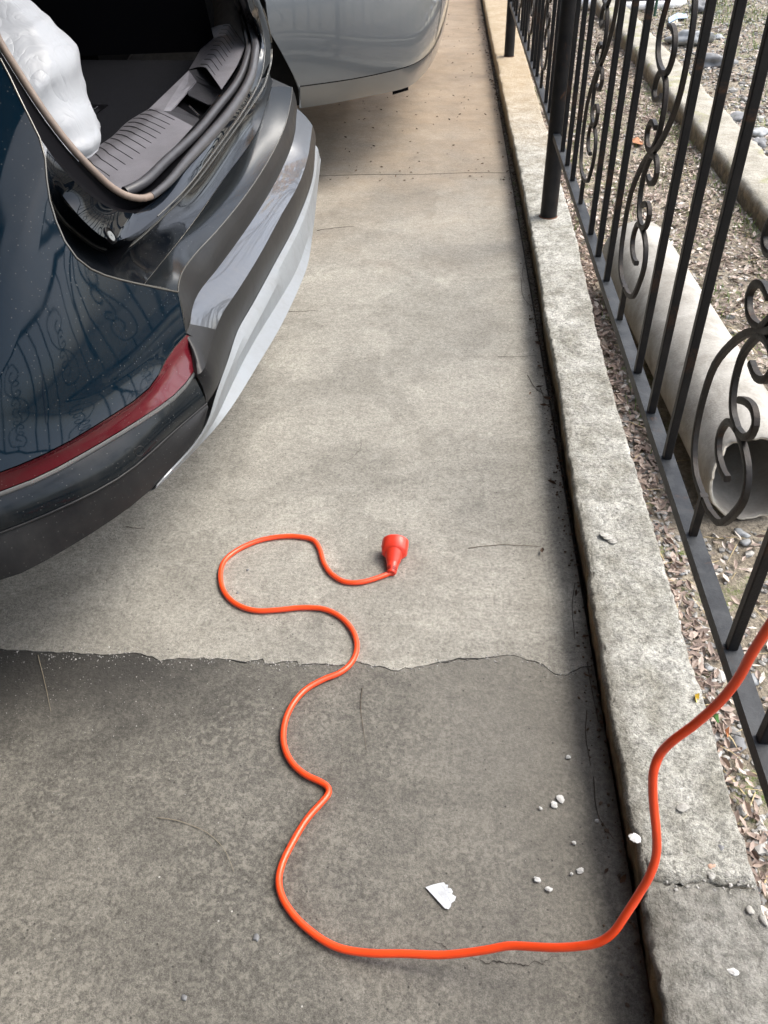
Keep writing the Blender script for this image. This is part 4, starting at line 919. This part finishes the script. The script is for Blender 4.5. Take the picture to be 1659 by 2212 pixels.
def tub():
    root = empty('plastic_tub', bz(1290, 5, .04)); tag(root, 'black plastic tub with a white lower rim at the top edge of the garden', 'tub')
    L = [bz(A2(-270, 20)[0], A2(-270, 20)[1], .06), bz(A2(-100, 42)[0], A2(-100, 42)[1], .06), bz(A2(100, 55)[0], A2(100, 55)[1], .06), bz(A2(300, 50)[0], A2(300, 50)[1], .06), bz(A2(560, 40)[0], A2(560, 40)[1], .06), bz(A2(640, 15)[0], A2(640, 15)[1], .06)]
    P = spline(L, 40)
    mb = MB(); mb.tube([p+V3(0, 0, .0) for p in P], .035, 10); autos(mb.build('rim', simple('white rim', (.7, .7, .7), .6, 12, .2), root), 60)
    mb = MB(); mb.grid([[p+V3(0, .01, .025) for p in P], [p+V3(0, .10, .22) for p in P], [p+V3(0, .3, .3) for p in P]]); autos(mb.build('body', M_tyre, root), 60)
tub()
def stake():
    b_ = bz(*A2(390, 140), .05); t_ = b_+V3(.01, .0, .6)
    mb = MB(); mb.tube([b_-b_, t_-b_], .012, 8); o = mb.build('garden_stake', simple('green stake', (.02, .07, .045), .5), None); o.location = b_; tag(o, 'thin dark green stake standing in the garden near the tub', 'stake')
stake()
flat_item('petal', [(1501,1500),(1509,1503),(1511,1512),(1504,1516),(1499,1508)], .111, simple('yellow petal', (.75, .58, .12), .6), 'tiny yellow petal lying on the kerb', 'petal', .001)
flat_item('green_leaf', [tuple(((2100+.557*a)/1.8228, (2000+.557*b)/1.8228)) for a, b in [(1265,1465),(1300,1475),(1322,1500),(1300,1515),(1275,1495)]], .03, simple('green leaf', (.05, .14, .03), .5), 'small green leaf beside the kerb under the orange cord', 'leaf', .001)
flat_item('orange_leaf', [tuple(((2100+.557*a)/1.8228, (2000+.557*b)/1.8228)) for a, b in [(1355,1570),(1378,1560),(1390,1590),(1372,1625),(1356,1605)]], .03, M_leaff, 'small orange brown leaf near the kerb beside a grey stone', 'leaf', .001)

# ------------------------------------------------------------------ twigs, needles, plaster bits on the concrete
def strand(pts, r, mat, name, label, cat, z=0):
    P = spline([bz(x, y, z+r+.0006) for x, y in pts], 20); c = P[len(P)//2].copy(); c.z = z
    for i, p in enumerate(P): p.z += .0015*math.sin(i*.5)**2
    o = MB().tube([p-c for p in P], r, 6, scale=[1-.55*i/19 for i in range(20)]).build(name, mat, None, True); o.location = c; tag(o, label, cat)
tw = [([(338,1766),(390,1775),(450,1801),(485,1836),(505,1882)], .0010, M_stalk, 'curved pale stalk lying left of the cord on the dark slab'),
      ([(82,1415),(97,1475),(110,1537)], .0009, M_stalk, 'short straight pale twig near the left edge, below the crack'),
      ([(783,1485),(779,1530),(785,1575),(791,1620)], .0010, M_twig, 'thin twig lying right of the cord just below the crack'),
      ([(1012,1184),(1085,1177),(1168,1181)], .0011, M_twig, 'long straight twig lying right of the orange socket'),
      ([(780,945),(778,970),(742,1005)], .0006, M_needle, 'fine bent needle above the orange socket'),
      ([(1075,771),(1110,771),(1157,768)], .0008, M_needle, 'thin straight twig near the kerb, midway up the drive'),
      ([(685,498),(720,493),(765,489)], .0014, M_needle, 'dark twig beside the silver skid plate, upper drive'),
      ([(610,672),(640,673),(682,671)], .0011, M_needle, 'dark twig next to the lower bumper of the dark car'),
      ([(273,1138),(290,1141),(313,1142)], .0011, M_needle, 'short dark twig under the near corner of the dark car')]
for p, r, m_, lab in tw: strand(p, r*.8, m_, 'twig', lab, 'twig')
nd = [([(1242,1259),(1236,1311),(1242,1381)], 'long pine needle leaning along the kerb above the crack'), ([(1268,1430),(1274,1466),(1293,1561)], 'pine needle lying in the gutter beside the crack end'),
      ([(1268,1534),(1265,1586),(1276,1653)], 'pine needle in the gutter level with the cord bend'), ([(1282,1678),(1292,1760),(1325,1812)], 'lowest pine needle in the gutter beside the kerb'),
      ([(1139,810),(1160,842),(1188,858)], 'curved pine needle near the kerb, upper drive'), ([(1167,838),(1175,862),(1172,885)], 'short pine needle crossing the curved one by the kerb'),
      ([(1125,600),(1130,640),(1150,668)], 'curled pine needle in the gutter near the round post'), ([(1136,560),(1128,590),(1133,612)], 'topmost pine needle in the gutter near the round post')]
for p, lab in nd: strand(p, .0010, M_needle, 'pine_needle', lab, 'pine needle')
M_chip = simple('grey cement chip', (.36, .35, .32), .9, 90, .35, .8, 200)
def flake(px, py, r, label, z=0, mat=None, n=3):
    c = bz(px, py, z); mb = MB()
    for k in range(n):
        s = random.random()*40; pts = []; a0 = random.random()*6
        for j in range(9): a = a0+j*6.2832/9; rr = r*1.35*(.62+.45*random.random()); pts.append(Vector((math.cos(a)*rr, math.sin(a)*rr*.75, .0004)))
        o_ = Vector((random.uniform(-.5, .5)*r, random.uniform(-.5, .5)*r, k*.0012)); m_ = Matrix.Rotation(random.uniform(-.22, .22), 3, 'X') @ Matrix.Rotation(random.uniform(-.22, .22), 3, 'Y')
        V = [m_ @ p+o_+V3(0, 0, .002) for p in pts]; ctr = m_ @ V3(0, 0, .003)+o_+V3(0, 0, .001)
        mb.add(V+[v-V3(0, 0, .0015) for v in V]+[ctr], [(j, (j+1) % 9, 18) for j in range(9)]+[(j, j+9, (j+1) % 9+9, (j+1) % 9) for j in range(9)])
    o = mb.build('plaster_flake', mat or M_white); o.location = c; tag(o, label, 'plaster flake')
for a in [(1210,1727,.0060,'upper half of the broken double white flake on the dark slab'), (1197,1740,.0055,'lower half of the broken double white flake on the dark slab'), (1168,1749,.0026,'tiny white crumb just left of the double flake'),
          (1227,1637,.0034,'small white crumb above the double flake, near the gutter'), (1239,1822,.0030,'small cream crumb below the double flake'), (1162,1900,.0050,'white flake right of the paper scrap, left of a pair'),
          (1253,1883,.0048,'white flake nearest the gutter, right of the paper scrap'), (1184,1922,.0042,'oval white flake lowest of the group by the paper scrap'), (1234,1889,.0022,'tiny cream splinter between two white flakes'), (1289,1774,.0028,'faint crumb at the gutter left of the kerb flake')]:
    flake(*a)
flake(1370, 1812, .0075, 'white plaster flake on the kerb edge beside the cord', .108); flake(1581, 2101, .0045, 'pale flat flake low on the dark end of the kerb', .104)
flake(1308, 1162, .0100, 'cluster of cement chips on the kerb beside the mossy soil', .107, M_chip, 5); flake(1322, 1172, .0080, 'cement chips just below the cluster on the kerb', .107, M_chip, 4)
flake(1477, 1744, .0080, 'pale chip standing in a rough hollow right of the cord on the kerb', .107, M_chip, 3)
for px, py, r, mt, lab in [(1538,1871,.0055,simple('pink pebble', (.45,.30,.22), .8),'pinkish pebble on the kerb right of the cord'), (1558,1831,.006,M_stone,'grey pebble on the kerb above the pinkish one'), (1621,1966,.008,M_chip,'upper of two pale stones set in the rough kerb'), (1650,1988,.008,M_chip,'lower of two pale stones set in the rough kerb'),
                           (1534,1892,.005,M_chip,'pale chip in the kerb joint, left one'), (1570,1888,.005,M_chip,'pale chip in the kerb joint, right one')]:
    p = bz(px, py, .107); stone(p.x, p.y, r, mt, lab, .6, 'pebble', 'pebble', .1045, 2)
for px, py, r, lab in [(535,1232,.0042,'dark pebble inside the cord loop'), (513,1281,.0034,'small dark pebble beside the cord loop'), (553,2026,.0045,'grey crumb left of the lowest cord bend'), (398,2155,.0045,'grey crumb near the bottom edge of the slab')]:
    p = bz(px, py, 0); stone(p.x, p.y, r, M_stone, lab, .7, 'pebble', 'pebble', -.001, 2)
# torn paper
pp = [(919,1918),(935,1913),(948,1909),(959,1907),(962,1912),(968,1913),(966,1919),(974,1921),(978,1928),(976,1933),(985,1939),(982,1948),(975,1953),(974,1960),(969,1966),(961,1965)]
V = [bz(x, y, .0) for x, y in pp]; c = sum(V, Vector())/len(V)
W_ = [v-c+V3(0, 0, .0025+.0022*mn.noise(v*55)) for v in V]; n = len(W_)
mb = MB(); inner = [w*.55+V3(0, 0, .0016+.0016*mn.noise(w*200)) for w in W_]
mb.add(W_+inner+[V3(0, 0, .004)], [(i, (i+1) % n, (i+1) % n+n, i+n) for i in range(n)]+[(i+n, (i+1) % n+n, 2*n) for i in range(n)])
o = mb.build('paper_scrap', M_foil); solid(o, .0006); o.location = c; tag(o, 'torn white paper scrap with ragged right side on the dark slab', 'paper scrap')

JD = MB()
for i in range(45):
    x = random.uniform(.36, .495); y = JO+random.gauss(0, .007 if i % 3 else .02); fast_rock(JD, Vector((x, y, .105+random.uniform(-.001, .002))), random.uniform(.0008, .0034)*(1 if i % 9 else 1.7), .6)
tag(JD.build('joint_crumbs', M_peb), 'cement crumbs filling the joint across the kerb', 'crumbs', kind='stuff')
# ------------------------------------------------------------------ bare trees beyond the garden (seen mirrored in the bumper)
def tree(x, y, h, seed, label):
    rs = random.Random(seed); root = empty('bare_tree', (x, y, 0)); tag(root, label, 'tree', 'bare trees past the garden')
    tr, cw = MB(), MB()
    def grow(p, d, L, r, lev, mb):
        P = [p]; k = 4
        for i in range(k):
            d = (d+Vector((rs.uniform(-.22, .22), rs.uniform(-.22, .22), rs.uniform(-.05, .18)))).normalized(); P.append(P[-1]+d*L/k)
        mb.tube(P, r, 7 if lev < 2 else 4, ref=Vector((.3, .9, .1)), scale=[1-.45*i/k for i in range(k+1)], cap=False)
        if lev < 5:
            for j in range(3 if lev < 2 else 3):
                q = P[rs.randint(2, k)]; nd_ = (d+Vector((rs.uniform(-1, 1), rs.uniform(-1, 1), rs.uniform(-.2, .6)))*.85).normalized(); grow(q, nd_, L*rs.uniform(.55, .8), r*.52, lev+1, cw)
    grow(Vector((x, y, 0)), Vector((0, 0, 1)), h*.35, h*.018, 0, tr)
    bk = simple('bark', (.09, .075, .06), .9); tr.build('trunk', bk, root); cw.build('crown', bk, root)
tree(4.8, 2.2, 6.5, 3, 'bare tree past the garden, mirrored in the dark bumper'); tree(3.4, 13.2, 8.5, 5, 'second bare tree straight ahead of the drive, mirrored in the bumper'); tree(.9, 11.8, 7.5, 8, 'third bare tree left of the second, mirrored in the bumper'); tree(6.5, 12.0, 8.5, 11, 'fourth bare tree far right, mirrored in the bumper')
HB = MB()  # leaf mass out of view, added for gold in the car's reflections
for i in range(9000):
    a = random.random(); x = -7+9*a; y = 14.5+random.gauss(0, .5); z = 5.6*random.random()**1.1+.5*mn.noise(Vector((x*.8, 0, 0)))
    leaf_mesh(HB, Vector((x, y, z)), .22, .14, random.uniform(0, 6.28), random.uniform(-1.5, 1.5), random.uniform(-1, 1), .01)
tag(HB.build('added_golden_hedge', simple('added golden hedge leaves', (.78, .50, .12), .7, 3, .4)), 'unseen golden hedge added past the drive for warm reflections in the dark car', 'hedge')
